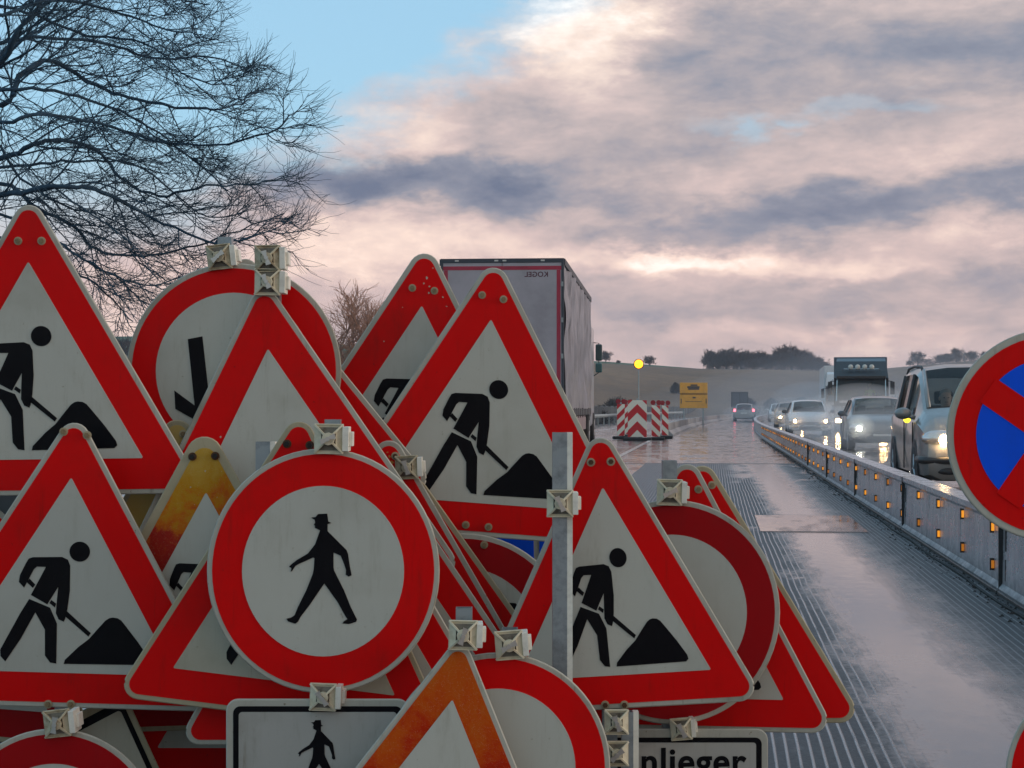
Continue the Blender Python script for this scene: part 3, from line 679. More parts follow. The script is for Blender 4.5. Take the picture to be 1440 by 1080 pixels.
def ground_mat():
    m = bpy.data.materials.new('winter_field'); m.use_nodes = True; nt = m.node_tree; b = nt.nodes['Principled BSDF']
    tc = nt.nodes.new('ShaderNodeTexCoord'); vec = tc.outputs['Object']; x, y, z = sep(nt, vec)
    n = noise(nt, vec, 0.05, 6, 0.6); n2 = noise(nt, vec, 0.6, 6, 0.7)
    c = ramp(nt, (n * 0.6 + n2 * 0.4).clamp(), [(0.30, (0.085, 0.058, 0.038, 1)), (0.5, (0.165, 0.100, 0.055, 1)), (0.68, (0.26, 0.165, 0.085, 1))])
    g = (z + (n - 0.5) * 1.0).step(8.0, 8.6) * (x * -1.0).step(-48.0, -34.0)
    c = mixc(nt, g, c, (0.045, 0.10, 0.045, 1))
    nt.links.new(c, b.inputs['Base Color']); b.inputs['Roughness'].default_value = 0.9
    bn = nt.nodes.new('ShaderNodeBump'); bn.inputs['Strength'].default_value = 0.6; bn.inputs['Distance'].default_value = 0.3
    nt.links.new(n2.s, bn.inputs['Height']); nt.links.new(bn.outputs[0], b.inputs['Normal'])
    return m
tag(mb.build('ground', ground_mat(), smooth=True), kind='structure')
asph = wet_ground('wet_asphalt', (0.06, 0.06, 0.064, 1), (0.13, 0.122, 0.124, 1), wet=1.4, rough_dry=0.30, rough_wet=0.08)
road_obj('road', strip(-9.0, 11.5, -8, 330, 0.0), asph)
road_obj('grooved_concrete', strip(-1.4, 1.78, 2, 37, 0.006, bend=False), wet_ground('grooved_wet_concrete', (0.014, 0.015, 0.018, 1), (0.075, 0.075, 0.080, 1), groove=True))
pm = wet_ground('standing_water_plate', (0.05, 0.05, 0.052, 1), (0.07, 0.068, 0.07, 1), wet=3.0, rough_wet=0.04, rough_dry=0.12)
road_obj('road_patch', strip(0.42, 1.40, 16.8, 19.3, 0.011, bend=False), pm)
jm = mat('joint_rubber', (0.02, 0.02, 0.02), 0.4)
road_obj('joint', strip(-6.0, 1.7, 36.95, 37.12, 0.0115, bend=False), jm)
jl = mat('joint_steel', (0.25, 0.25, 0.26), 0.2, 0.8)
road_obj('joint_rail', strip(-6.0, 1.7, 37.3, 37.5, 0.0115, bend=False), jl)
for vv, uu in ((16.74, 0.40), (19.36, 0.40)):
    road_obj('joint', strip(uu, 1.42, vv - 0.02, vv + 0.02, 0.012, bend=False), jm)
# lane markings
lm = mat('road_paint', (0.42, 0.41, 0.38), 0.25, var=0.6, vscale=3.0, color2=(0.08, 0.08, 0.08))
road_obj('lane_marking', strip(-2.30, -2.16, 42, 72, 0.005), lm)
road_obj('lane_marking', strip(-5.9, -5.75, 38, 260, 0.005), lm)
road_obj('lane_marking', strip(6.0, 6.13, 30, 260, 0.005), lm)
road_obj('lane_marking', strip(10.4, 10.55, 20, 260, 0.005), lm)
# dirt and broken asphalt crumbs along the barrier foot
gm = mat('wet_grit', (0.020, 0.017, 0.015), 0.45, var=0.5, vscale=5)
mb = MB(); random.seed(11)
for i in range(1500):
    v = 6 + 60 * random.random() ** 1.6; u = 1.71 - abs(random.gauss(0, 0.085)) + (0.04 if random.random() < .3 else 0)
    r = random.choice((1, 1, 1, 1.6)) * random.uniform(0.002, 0.008) * (1 + v * 0.02)
    mb.add([(u - r, v - r, .007), (u + r, v - r * .6, .007), (u + r * .7, v + r, .007), (u - r * .6, v + r, .007), (u, v, .008 + r * .9)], [(0, 1, 4), (1, 2, 4), (2, 3, 4), (3, 0, 4)])
o = mb.build('grit', gm); o.rotation_euler = (0, 0, -AX); tag(o, 'dark wet grit scattered along the barrier foot', 'grit', kind='stuff')

# ------------------------------------------------------------------ steel barrier of many sections
def barrier_mat():
    m = bpy.data.materials.new('barrier_zinc'); m.use_nodes = True; nt = m.node_tree; b = nt.nodes['Principled BSDF']
    tc = nt.nodes.new('ShaderNodeTexCoord'); vec = tc.outputs['Object']; x, y, z = sep(nt, vec)
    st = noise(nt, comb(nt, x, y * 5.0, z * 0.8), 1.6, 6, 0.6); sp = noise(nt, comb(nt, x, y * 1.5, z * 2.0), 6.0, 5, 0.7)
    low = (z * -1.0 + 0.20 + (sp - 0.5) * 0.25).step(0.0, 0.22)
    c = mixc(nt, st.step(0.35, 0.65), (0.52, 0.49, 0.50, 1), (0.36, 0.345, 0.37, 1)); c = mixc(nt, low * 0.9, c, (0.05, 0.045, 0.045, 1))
    nt.links.new(c, b.inputs['Base Color']); nt.links.new((low * -0.5 + 0.5).s, b.inputs['Metallic'])
    nt.links.new((sp * 0.25 + 0.16 + low * 0.3).s, b.inputs['Roughness'])
    bn = nt.nodes.new('ShaderNodeBump'); bn.inputs['Strength'].default_value = 0.10; bn.inputs['Distance'].default_value = 0.01
    nt.links.new(noise(nt, comb(nt, x, y * 2.5, z * 1.0), 2.0, 2, 0.4).s, bn.inputs['Height']); nt.links.new(bn.outputs[0], b.inputs['Normal'])
    return m
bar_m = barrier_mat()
amber = mat('amber_reflector_glow', (0.95, 0.33, 0.02), 0.2)
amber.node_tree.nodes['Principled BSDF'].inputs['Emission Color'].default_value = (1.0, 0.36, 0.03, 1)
amber.node_tree.nodes['Principled BSDF'].inputs['Emission Strength'].default_value = 0.6  # self-glow in place of light thrown back by the reflector
amber_dim = mat('amber_reflector_dim_glow', (0.60, 0.20, 0.02), 0.35)
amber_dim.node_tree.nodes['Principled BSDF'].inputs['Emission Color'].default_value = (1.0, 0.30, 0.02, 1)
amber_dim.node_tree.nodes['Principled BSDF'].inputs['Emission Strength'].default_value = 0.22  # weaker self-glow, likewise in place of returned light
dark_m = mat('dark_steel', (0.03, 0.03, 0.033), 0.4, 0.3)
foot_m = mat('foot_dirt', (0.03, 0.027, 0.024), 0.35, var=0.5, vscale=6)
def barrier_section(v0, v1, detail, label):
    c0 = W(1.78 + curve(v0), v0); c1 = W(1.78 + curve(v1), v1)
    d = c1 - c0; L = d.length; rz = math.atan2(d.y, d.x) - math.pi / 2
    t = thing('barrier_section', label, 'barrier', tuple(c0), rz, 'steel safety barrier between the carriageways')
    # profile across (x) and up (z), extruded along y
    prof = [(-0.055, 0.0), (-0.06, 0.045), (-0.035, 0.075), (-0.028, 0.44), (-0.05, 0.465), (-0.050, 0.505), (0.12, 0.505), (0.118, 0.465), (0.10, 0.44), (0.105, 0.075), (0.13, 0.045), (0.125, 0.0)]
    mb = MB(); n = len(prof); g = 0.012
    for y in (g, L - g): mb.v += [(p[0], y, p[1]) for p in prof]
    mb.f += [(i, (i + 1) % n, n + (i + 1) % n, n + i) for i in range(n)] + [tuple(range(n)), tuple(range(2 * n - 1, n - 1, -1))]
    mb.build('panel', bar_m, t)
    MB().box((-0.068, 0.02, 0.0), (0.14, L - 0.02, 0.03)).build('foot', foot_m, t, bevel=0.004 if detail else 0)
    if detail > 1:
        mb = MB()                         # vertical weld seams and slots by the joint
        for k in range(1, 3): mb.box((-0.034, L * k / 3 - 0.006, 0.09), (-0.029, L * k / 3 + 0.006, 0.43))
        mb.build('seam', bar_m, t)
        for yy in (0.10, L - 0.12):
            for z0, z1 in ((0.10, 0.23), (0.28, 0.41)):
                MB().box((-0.036, yy - 0.014, z0), (-0.030, yy + 0.014, z1)).build('slot', dark_m, t)
        MB().box((-0.057, -0.005, 0.05), (-0.02, 0.006, 0.507)).build('joint_plate', dark_m, t)
    return t, L
v = 5.55; k = 0; random.seed(3)
refl = 1.38
SEC = 5.75
names = ['nearest', 'second nearest', 'third', 'fourth', 'fifth', 'sixth', 'seventh', 'eighth']
while v < 175:
    L = SEC
    lab = ('%s barrier section from the viewer, grey steel with amber reflectors' % names[k]) if k < 8 else \
          ('steel barrier section with amber reflectors in the middle distance' if v < 70 else 'small far section of the steel barrier where the road bends')
    t, LL = barrier_section(v, v + L, 2 if v < 40 else (1 if v < 80 else 0), lab)
    if v < 66:
        ph = 0
        y = (10.25 - 1.38 * 20 - v) % 1.38
        while y < LL - 0.05:
            for zz in (0.165, 0.40):
                x = -0.036
                mb = MB(); mb.box((x - 0.016, y - 0.027, zz - 0.024), (x, y - 0.008, zz + 0.024)); mb.box((x - 0.016, y + 0.008, zz - 0.024), (x, y + 0.027, zz + 0.024))
                rr = mb.build('reflector', random.choice((amber, amber, amber_dim)), t)
                MB().box((x - 0.024, y - 0.0078, zz - 0.038), (x + 0.002, y + 0.0078, zz + 0.038)).build('reflector_holder', dark_m, rr)
            y += refl
    v += L; k += 1
# joint cable / hose at the barrier foot
mb = MB(); pts = [(1.655 + 0.012 * math.sin(i * 1.7), 6 + i * 0.8, 0.015) for i in range(60)]
mb.tube(pts, 0.008, 6); o = mb.build('cable', M['hole'], smooth=True); o.rotation_euler = (0, 0, -AX)
tag(o, 'thin black cable lying along the foot of the steel barrier', 'cable')

# concrete barrier left of the lane
conc = mat('wet_concrete', (0.30, 0.29, 0.29), 0.45, var=0.4, vscale=1.5)
v = 72; k = 0
while v < 200:
    L = 8.0; c0 = W(-1.95 + curve(v), v); c1 = W(-1.95 + curve(v + L), v + L); d = c1 - c0; rz = math.atan2(d.y, d.x) - math.pi / 2
    t = tag(MB().build('x', None) if False else (lambda mb: mb)(MB()).add([(p[0], y, p[1]) for y in (0.03, d.length - 0.03) for p in ((-0.28, 0), (-0.26, 0.08), (-0.10, 0.22), (-0.07, 0.52), (0.07, 0.52), (0.10, 0.22), (0.26, 0.08), (0.28, 0))],
        [(i, (i + 1) % 8, 8 + (i + 1) % 8, 8 + i) for i in range(8)] + [tuple(range(8)), tuple(range(15, 7, -1))]).build('concrete_barrier', conc),
        'nearest light concrete barrier block behind the chevron boards' if k == 0 else 'light concrete barrier block in the row bending away left of the lane', 'barrier', 'low concrete barrier blocks left of the lane')
    t.location = c0; t.rotation_euler = (0, 0, rz); v += L; k += 1
# dark boarded parapet behind it
wall_m = mat('dark_parapet', (0.045, 0.06, 0.065), 0.55, var=0.4, vscale=0.6)
v = 50; root = thing('parapet_fence', 'long dark boarded parapet along the left edge of the motorway', 'fence', tuple(W(-9.3, 50)), 0)
mb = MB(); mp = MB(); org = W(-9.3, 50)
while v < 290:
    a = W(-9.3 + curve(v), v) - org; b = W(-9.3 + curve(v + 4), v + 4) - org; n = (b - a).normalized(); q = Vector((n.y, -n.x, 0)) * 0.06
    zz = 1.22
    vs = [a - q, a + q, b + q, b - q]; mb.add([tuple(p + Vector((0, 0, z))) for z in (0.1, zz) for p in vs], [(0, 3, 2, 1), (4, 5, 6, 7), (0, 1, 5, 4), (1, 2, 6, 5), (2, 3, 7, 6), (3, 0, 4, 7)])
    MB().box((a.x - 0.1, a.y - 0.1, 0), (a.x + 0.1, a.y + 0.1, zz + 0.05)).build('post', conc, root); v += 4
mb.build('boards', wall_m, root)
# guard rail far left of the truck lane
root = thing('guard_rail', 'steel guard rail at the left edge beside the lorry', 'guard rail', tuple(W(-7.9, 45)), 0)
mb = MB(); org = W(-7.9, 45); pts = [W(-7.9 + curve(v), v, 0.62) - org for v in range(45, 200, 5)]
mb.tube(pts, 0.12, 6); mb.build('rail', M['galv_dull'], root)
for v in range(45, 200, 4): p = W(-7.95 + curve(v), v) - org; MB().box((p.x - .05, p.y - .05, 0), (p.x + .05, p.y + .05, 0.6)).build('post', M['galv_dull'], root)

# ------------------------------------------------------------------ vehicles
def glassm(name, tint, alpha=0.55):
    m = bpy.data.materials.new(name); m.use_nodes = True; nt = m.node_tree; nt.nodes.clear()
    out = nt.nodes.new('ShaderNodeOutputMaterial'); t = nt.nodes.new('ShaderNodeBsdfTransparent'); g = nt.nodes.new('ShaderNodeBsdfGlossy')
    t.inputs[0].default_value = (*tint, 1); g.inputs[0].default_value = (0.8, 0.8, 0.8, 1); g.inputs['Roughness'].default_value = 0.05
    fr = nt.nodes.new('ShaderNodeLayerWeight'); fr.inputs[0].default_value = 0.5; mx = nt.nodes.new('ShaderNodeMixShader')
    nt.links.new((X(nt, fr.outputs['Facing']).m('POWER', 5.0) * 0.7 + 0.02).s, mx.inputs[0]); nt.links.new(t.outputs[0], mx.inputs[1]); nt.links.new(g.outputs[0], mx.inputs[2])
    nt.links.new(mx.outputs[0], out.inputs[0]); return m
def emis(name, col, st):
    m = bpy.data.materials.new(name); m.use_nodes = True; b = m.node_tree.nodes['Principled BSDF']
    b.inputs['Base Color'].default_value = (*col, 1); b.inputs['Emission Color'].default_value = (*col, 1); b.inputs['Emission Strength'].default_value = st
    b.inputs['Roughness'].default_value = 0.25; return m
G_ = glassm('car_glass', (0.46, 0.50, 0.50)); G_lens = glassm('lamp_lens', (0.95, 0.95, 0.95))
M['silver'] = mat('silver_paint', (0.25, 0.245, 0.235), 0.38, 0.45, coat=0.6, var=0.12, vscale=3)
M['greycar'] = mat('dark_grey_paint', (0.055, 0.065, 0.08), 0.28, 0.4, coat=0.6)
M['whitecar'] = mat('white_paint', (0.62, 0.63, 0.64), 0.3, coat=0.5)
M['darkcar'] = mat('dusk_paint', (0.04, 0.04, 0.05), 0.3, coat=0.5)
M['trim'] = mat('black_trim', (0.018, 0.018, 0.02), 0.5)
M['tyre'] = mat('tyre_rubber', (0.012, 0.012, 0.013), 0.75)
M['rimal'] = mat('wheel_alloy', (0.35, 0.36, 0.37), 0.35, 0.7)
M['seat'] = mat('seat_cloth', (0.03, 0.03, 0.035), 0.9)
M['chrome'] = mat('bright_trim', (0.55, 0.56, 0.58), 0.15, 0.9)
M['plate_w'] = mat('number_plate', (0.6, 0.6, 0.56), 0.4)
M['lamp_on'] = emis('headlamp_on', (1.0, 0.62, 0.28), 130.0)
M['lamp_white'] = emis('headlamp_white', (1.0, 0.94, 0.76), 130.0)
M['tail_on'] = emis('tail_lamp_on', (1.0, 0.10, 0.14), 5.0)
M['indicator'] = emis('indicator_on', (1.0, 0.72, 0.05), 1.6)
M['reflbowl'] = mat('lamp_bowl', (0.6, 0.6, 0.6), 0.12, 0.9)
def wheel(t, x, y, r=0.32, w=0.21, sgn=1):
    wb = MB(); n = 28
    prof = [(0.0, r * 0.62), (0.0, r * 0.90), (0.02, r * 0.98), (0.05, r), (w - 0.05, r), (w - 0.02, r * 0.98), (w, r * 0.9), (w, r * 0.62)]
    vs = []
    for i in range(n):
        a = 2 * math.pi * i / n
        for (dx, rr) in prof: vs.append((x - sgn * dx + sgn * w / 2, y + rr * math.cos(a), r + rr * math.sin(a)))
    k = len(prof); fs = [(i * k + j, i * k + j + 1, ((i + 1) % n) * k + j + 1, ((i + 1) % n) * k + j) for i in range(n) for j in range(k - 1)]
    o = wb.add(vs, fs).build('wheel', M['tyre'], t, smooth=True)
    rb = MB(); xo = x + sgn * (w / 2 - 0.03)
    for i in range(5):
        a = 2 * math.pi * i / 5; rb.tube([(xo, y, r), (xo + sgn * .004, y + r * .62 * math.cos(a), r + r * .62 * math.sin(a))], [0.045, 0.03], 6)
    rb.tube([(xo + sgn * .012, y + r * .62 * math.cos(2 * math.pi * i / 24), r + r * .62 * math.sin(2 * math.pi * i / 24)) for i in range(24)], 0.014, 6, closed=True)
    rb.tube([(xo - sgn * 0.06, y, r), (xo - sgn * 0.055, y, r)], [r * 0.6, r * 0.6], 20)
    rb.build('rim', M['rimal'], o)
# station: y, z_low, z_belt, z_top, half width at belt, half width at the roof edge
MPV = dict(st=[(0.00, .28, .56, .66, .78, .62), (0.05, .22, .70, .80, .86, .70), (0.20, .20, .82, .95, .91, .75), (0.55, .20, .90, 1.06, .93, .79), (0.95, .20, .95, 1.15, .93, .80),
               (1.45, .20, .97, 1.44, .925, .775), (1.95, .20, .98, 1.69, .925, .745), (2.40, .20, .99, 1.745, .925, .735), (3.0, .20, 1.0, 1.75, .925, .73), (3.7, .20, 1.0, 1.74, .92, .73), (4.2, .22, 1.01, 1.70, .91, .72), (4.55, .24, 1.0, 1.58, .90, .70), (4.70, .30, .90, 1.05, .84, .68)],
           ws=(4, 6), sw=(5, 10), rw=(11, 12), wheels=(0.98, 3.85), mir=(1.15, 1.04), L=4.7)
HATCH = dict(st=[(0.00, .26, .45, .54, .66, .50), (0.06, .20, .54, .66, .80, .62), (0.25, .18, .64, .78, .87, .70), (0.70, .18, .74, .88, .885, .74), (1.15, .18, .82, .96, .885, .76),
                 (1.55, .18, .86, 1.20, .885, .70), (1.95, .18, .87, 1.40, .885, .645), (2.4, .18, .88, 1.46, .885, .63), (2.9, .18, .89, 1.465, .885, .63), (3.4, .18, .90, 1.45, .88, .62), (3.75, .20, .92, 1.40, .87, .61), (4.1, .22, .92, 1.16, .85, .64), (4.25, .28, .80, .92, .80, .64)],
             ws=(4, 6), sw=(5, 10), rw=(10, 12), wheels=(0.85, 3.4), mir=(1.30, 0.95), L=4.25)
def vehicle(name, label, cat, spec, loc, rz, paint, lamps='on', group=None, rails=False, tail=False, person_at=None, mirror_col=None):
    t = thing(name, label, cat, loc, rz, group)
    st = spec['st']; rows = []
    for (y, zl, zb, zt, wb, wt) in st:
        half = [(0.0, zl), (wb * .80, zl), (wb * .97, zl + .07), (wb, zl + (zb - zl) * .5), (wb * .985, zb), (wb * .955, zb + (zt - zb) * .06), (wt + (wb - wt) * .12, zt - (zt - zb) * .17), (wt * .93, zt - (zt - zb) * .045), (wt * .5, zt + .012), (0.0, zt + .018)]
        # lay out: roof centre is index 9
        rows.append([(x, y, z) for x, z in half] + [(-x, y, z) for x, z in reversed(half[1:-1])])
    n = len(rows[0])
    def seg(j):            # classify ring segment j -> j+1
        k = j if j < 9 else 17 - j
        return k
    body = MB(); ws = MB(); sw = {1: MB(), -1: MB()}; rw = MB()
    allv = [p for r in rows for p in r]
    def quad(mb, i, j, off=(0, 0, 0)):
        a = rows[i][j]; b = rows[i][(j + 1) % n]; c = rows[i + 1][(j + 1) % n]; d = rows[i + 1][j]
        mb.add([Vector(p) + Vector(off) for p in (a, b, c, d)], [(0, 1, 2, 3)])
    for i in range(len(rows) - 1):
        for j in range(n):
            k = seg(j); sgn = 1 if j < 9 else -1
            if spec['ws'][0] <= i < spec['ws'][1] and k in (7, 8): quad(ws, i, j)
            elif spec['rw'][0] <= i < spec['rw'][1] and k in (7, 8): quad(rw, i, j)
            elif spec['sw'][0] <= i < spec['sw'][1] and k == 5: quad(sw[sgn], i, j)
            else: quad(body, i, j)
    body.add(rows[0], [tuple(range(n))]); body.add(rows[-1], [tuple(reversed(range(n)))])
    bo = body.build('body', paint, t)
    bm = bmesh.new(); bm.from_mesh(bo.data); bmesh.ops.remove_doubles(bm, verts=bm.verts, dist=0.001); bmesh.ops.recalc_face_normals(bm, faces=bm.faces); bm.to_mesh(bo.data); bm.free()
    bo.data.polygons.foreach_set('use_smooth', [True] * len(bo.data.polygons)); bo.data.set_sharp_from_angle(angle=R(38))
    for mbx, nm in ((ws, 'windscreen'), (rw, 'rear_window'), (sw[1], 'side_window'), (sw[-1], 'side_window')):
        if mbx.v:
            w = mbx.build(nm, G_, t); bm = bmesh.new(); bm.from_mesh(w.data); bmesh.ops.remove_doubles(bm, verts=bm.verts, dist=0.001); bm.to_mesh(w.data); bm.free()
            w.data.polygons.foreach_set('use_smooth', [True] * len(w.data.polygons))
    # pillars across the side glass, screen surround
    for sx in (1, -1):
        MB().tube([(sx * rows[i][7][0], rows[i][7][1], rows[i][7][2]) for i in range(spec['ws'][0], spec['ws'][1] + 1)], 0.030, 6).build('pillar', paint, t, smooth=True)
    mb = MB()
    mb = MB()
    for sx in (1, -1):
        for i in (spec['sw'][0] + 2, spec['sw'][1] - 1):
            a = rows[i][5]; b = rows[i][6]; MB().tube([(sx * a[0] * 1.004, a[1], a[2]), (sx * b[0] * 1.004, b[1], b[2])], 0.028, 4).build('window_trim', M['trim'], t)
    a = rows[spec['ws'][0]]; mb.tube([(-a[7][0], a[7][1], a[7][2]), (0, a[9][1], a[9][2] + .004), (a[7][0], a[7][1], a[7][2])], 0.018, 6)
    mb.build('wiper_cowl', M['trim'], t)
    # bonnet shut line + door lines
    for sx in (1, -1):
        for yy in (spec['mir'][0] + 0.05, spec['mir'][0] + 1.15):
            MB().box((sx * .925 - .012 if spec is MPV else sx * .885 - .012, yy, 0.30), (sx * .925 + .004 if spec is MPV else sx * .885 + .004, yy + 0.012, 0.95)).build('door_seam', M['trim'], t)
    wbm = max(s_[4] for s_ in st)
    for yy in spec['wheels']:
        for sx in (1, -1):
            MB().tube([(sx * (wbm - .10), yy, .34), (sx * (wbm + .004), yy, .34)], [0.39, 0.385], 28).build('wheel_arch', M['trim'], t)
            wheel(t, sx * (wbm - 0.10), yy, 0.33, 0.21, sx)
    # mirrors
    my, mz = spec['mir']
    for sx in (1, -1):
        mo = MB().ell((sx * (wbm + 0.13), my, mz + 0.03), (0.115, 0.075, 0.08), 14, 10)
        mo.tube([(sx * (wbm - 0.03), my, mz - 0.03), (sx * (wbm + .06), my, mz)], [0.03, 0.035], 8)
        mo.build('wing_mirror', mirror_col or paint, t, smooth=True)
    # front
    s2 = st[1]; zb = s2[2]
    g = MB(); g.box((-0.38, -0.012, zb - .16), (0.38, 0.09, zb + 0.01)); gr = g.build('grille', M['trim'], t, bevel=0.01)
    b2 = MB()
    for q in range(3): b2.box((-0.36, -0.020, zb - .135 + q * .05), (0.36, -0.012, zb - .125 + q * .05))
    b2.build('grille_bar', M['chrome'], gr)
    MB().tube([(sg_ * wbm * a_, b_, 0.47) for (sg_, a_, b_) in ((-1, 1.0, .55), (-1, .985, .20), (-1, .90, .06), (-1, .70, -.005), (0, 0, -.02), (1, .70, -.005), (1, .90, .06), (1, .985, .20), (1, 1.0, .55))], 0.050, 8).build('bumper_strip', M['trim'], t, smooth=True)
    MB().box((-0.45, -0.02, 0.24), (0.45, 0.15, 0.36)).build('lower_intake', M['trim'], t, bevel=0.02)
    MB().box((-0.26, -0.042, 0.37), (0.26, -0.031, 0.47)).build('number_plate', M['plate_w'], t)
    for sx in (1, -1):
        MB().ell((sx * .60, 0.03, 0.33), (0.15, 0.06, 0.05), 16, 10).build('fog_lamp', M['trim'], t, smooth=True)
        hl = MB(); cx_, cy_, cz_ = sx * wbm * .78, st[1][0] + .055, zb + 0.02
        hl.ell((cx_ - sx * .03, cy_ + .025, cz_ + .03), (0.235, 0.165, 0.115), 20, 14); h_ = hl.build('headlight', M['reflbowl'], t, smooth=True)
        MB().ell((cx_ - sx * .03, cy_ + .018, cz_ + .03), (0.245, 0.178, 0.122), 20, 14).build('lens', G_lens, h_, smooth=True)
        if lamps:
            MB().ell((cx_ - sx * .06, cy_ - .13, cz_ + .015), (0.062, 0.030, 0.062), 14, 10).build('bulb', M['lamp_on'] if lamps == 'on' else M['lamp_white'], h_, smooth=True)
            MB().ell((cx_ + sx * .10, cy_ - .02, cz_ + .035), (0.04, 0.05, 0.035), 10, 8).build('indicator', M['bolt'], h_, smooth=True)
    # rear
    y1 = st[-1][0]
    for sx in (1, -1):
        MB().box((sx * .78 - .09, y1 - 0.14, .80), (sx * .78 + .09, y1 + 0.02, 1.02)).build('tail_light', M['tail_on'] if tail else mat('tail_lens', (.25, .01, .01), .2), t, bevel=0.02)
    MB().box((-0.26, y1 + .001, 0.62), (0.26, y1 + 0.02, 0.73)).build('number_plate', M['plate_w'], t)
    # interior
    mb = MB(); roofz = st[6][3]
    for sx in (1, -1):
        mb.box((sx * .38 - .22, 2.25, 0.45), (sx * .38 + .22, 2.40, 1.02 if roofz < 1.5 else 1.18)); mb.box((sx * .38 - .13, 2.30, 1.04 if roofz < 1.5 else 1.20), (sx * .38 + .13, 2.38, 1.20 if roofz < 1.5 else 1.38)); mb.box((sx * .38 - .24, 1.75, 0.4), (sx * .38 + .24, 2.3, 0.55))
    mb.box((-.7, 3.2, 0.45), (.7, 3.35, 1.15)); mb.build('seats', M['seat'], t, bevel=0.03)
    MB().box((-.74, spec['mir'][0] - .05, .55), (.74, spec['mir'][0] + .35, st[4][2] + 0.02)).build('dashboard', M['seat'], t, bevel=0.03)
    sx = 1 if person_at is None else person_at
    MB().tube([(sx * .38 + .18 * math.cos(a), 1.62 + .08 * math.sin(a), st[4][2] + .05 + .17 * math.sin(a)) for a in [2 * math.pi * i / 20 for i in range(20)]], 0.015, 6, closed=True).build('steering_wheel', M['seat'], t, smooth=True)
    if rails:
        for sx in (1, -1):
            MB().tube([(sx * .70, 2.0, 1.655), (sx * .69, 2.3, 1.72), (sx * .68, 3.2, 1.745), (sx * .68, 4.0, 1.725), (sx * .68, 4.2, 1.66)], 0.020, 8).build('roof_rail', M['trim'], t, smooth=True)
    return t
def person(label, loc, rz, shirt, sx=1.0, skin=(0.62, 0.42, 0.33), hair=(0.42, 0.39, 0.36)):
    """a seated driver, hands on the wheel; body is one skinned surface"""
    bm = bmesh.new(); sk = bm.verts.layers.skin.verify()
    J = [((0, 0, 0.0), .15), ((0, .02, .22), .135), ((0, .03, .42), .145), ((0, .02, .52), .085), ((0, -.005, .585), .055), ((0, -.02, .66), .078), ((0, -.02, .76), .085), ((0, -.01, .83), .060),
         ((.17, .02, .47), .062), ((.24, -.10, .30), .046), ((.15, -.34, .30), .034), ((.12, -.42, .33), .030), ((-.17, .02, .47), .062), ((-.24, -.10, .30), .046), ((-.15, -.34, .30), .034), ((-.12, -.42, .33), .030),
         ((.10, -.25, -.02), .09), ((.12, -.50, .02), .07), ((-.10, -.25, -.02), .09), ((-.12, -.50, .02), .07)]
    E = [(0, 1), (1, 2), (2, 3), (3, 4), (4, 5), (5, 6), (6, 7), (2, 8), (8, 9), (9, 10), (10, 11), (2, 12), (12, 13), (13, 14), (14, 15), (0, 16), (16, 17), (0, 18), (18, 19)]
    vs = []
    for p, r in J:
        v_ = bm.verts.new(p); v_[sk].radius = (r, r * (.72 if r > .12 else .95)); vs.append(v_)
    vs[0][sk].use_root = True
    for a, b in E: bm.edges.new((vs[a], vs[b]))
    me = bpy.data.meshes.new('body'); bm.to_mesh(me); bm.free()
    ob = bpy.data.objects.new('body', me); COL.objects.link(ob)
    ob.modifiers.new('skin', 'SKIN'); sb = ob.modifiers.new('sub', 'SUBSURF'); sb.levels = 2; sb.render_levels = 2
    dg = bpy.context.evaluated_depsgraph_get(); m2 = bpy.data.meshes.new_from_object(ob.evaluated_get(dg)); bpy.data.objects.remove(ob)
    # nose, brow and chin pulled out of the head surface
    for v_ in m2.vertices:
        x, y, z = v_.co
        if z > .60 and y < -.06:
            if abs(x) < .018 and .675 < z < .735: v_.co.y -= .022 * (1 - abs(x) / .018)
            if abs(z - .755) < .012: v_.co.y -= .006
            if abs(z - .64) < .02 and abs(x) < .03: v_.co.y -= .010
    root = thing('person', label, 'person', loc, rz, None)
    o = bpy.data.objects.new('body', m2); COL.objects.link(o); o.parent = root
    m2.materials.clear(); m2.materials.append(shirt); m2.materials.append(mat('skin_tone', skin, .5))
    for p in m2.polygons:
        c = p.center; p.use_smooth = True
        p.material_index = 1 if (c.z > .565 or (c.y < -.36 and c.z > .2)) else 0
    h = MB(); h.ell((0, .02, .80), (.083, .088, .060), 16, 10); h.ell((0, .045, .75), (.084, .058, .075), 14, 8); h.build('hair', mat('hair_tone', hair, .7), o, smooth=True)
    f = MB()
    for s_ in (1, -1): f.ell((s_ * .030, -.098, .735), (.011, .006, .006), 8, 6)
    f.box((-.022, -.104, .672), (.022, -.096, .677)); f.build('eyes_and_mouth', M['hole'], o)
    e = MB()
    for s_ in (1, -1): e.ell((s_ * .086, -.01, .725), (.012, .02, .03), 8, 6)
    e.build('ears', m2.materials[1], o, smooth=True)
    hd = MB()                     # five fingers closed on the wheel, each its own curled chain
    for s_ in (1, -1):
        for q in range(4):
            z0 = .355 - q * .019; L = (.030, .034, .032, .026)[q]
            hd.tube([(s_ * .12, -.43, z0), (s_ * .125, -.43 - L, z0 + .004), (s_ * .112, -.44 - L, z0 + .002), (s_ * .100, -.43 - L * .5, z0)], [.009, .0085, .008, .0065], 6)
        hd.tube([(s_ * .118, -.42, .36), (s_ * .105, -.445, .375), (s_ * .092, -.462, .37)], [.010, .009, .007], 6)
    hd.build('fingers', m2.materials[1], o, smooth=True)
    return root
def place(px, v, base_px=VPX):       # ground point on the road frame under an image column
    return W((px - VPX) * v / F, v)

OG = 'cars and lorries coming towards the viewer'
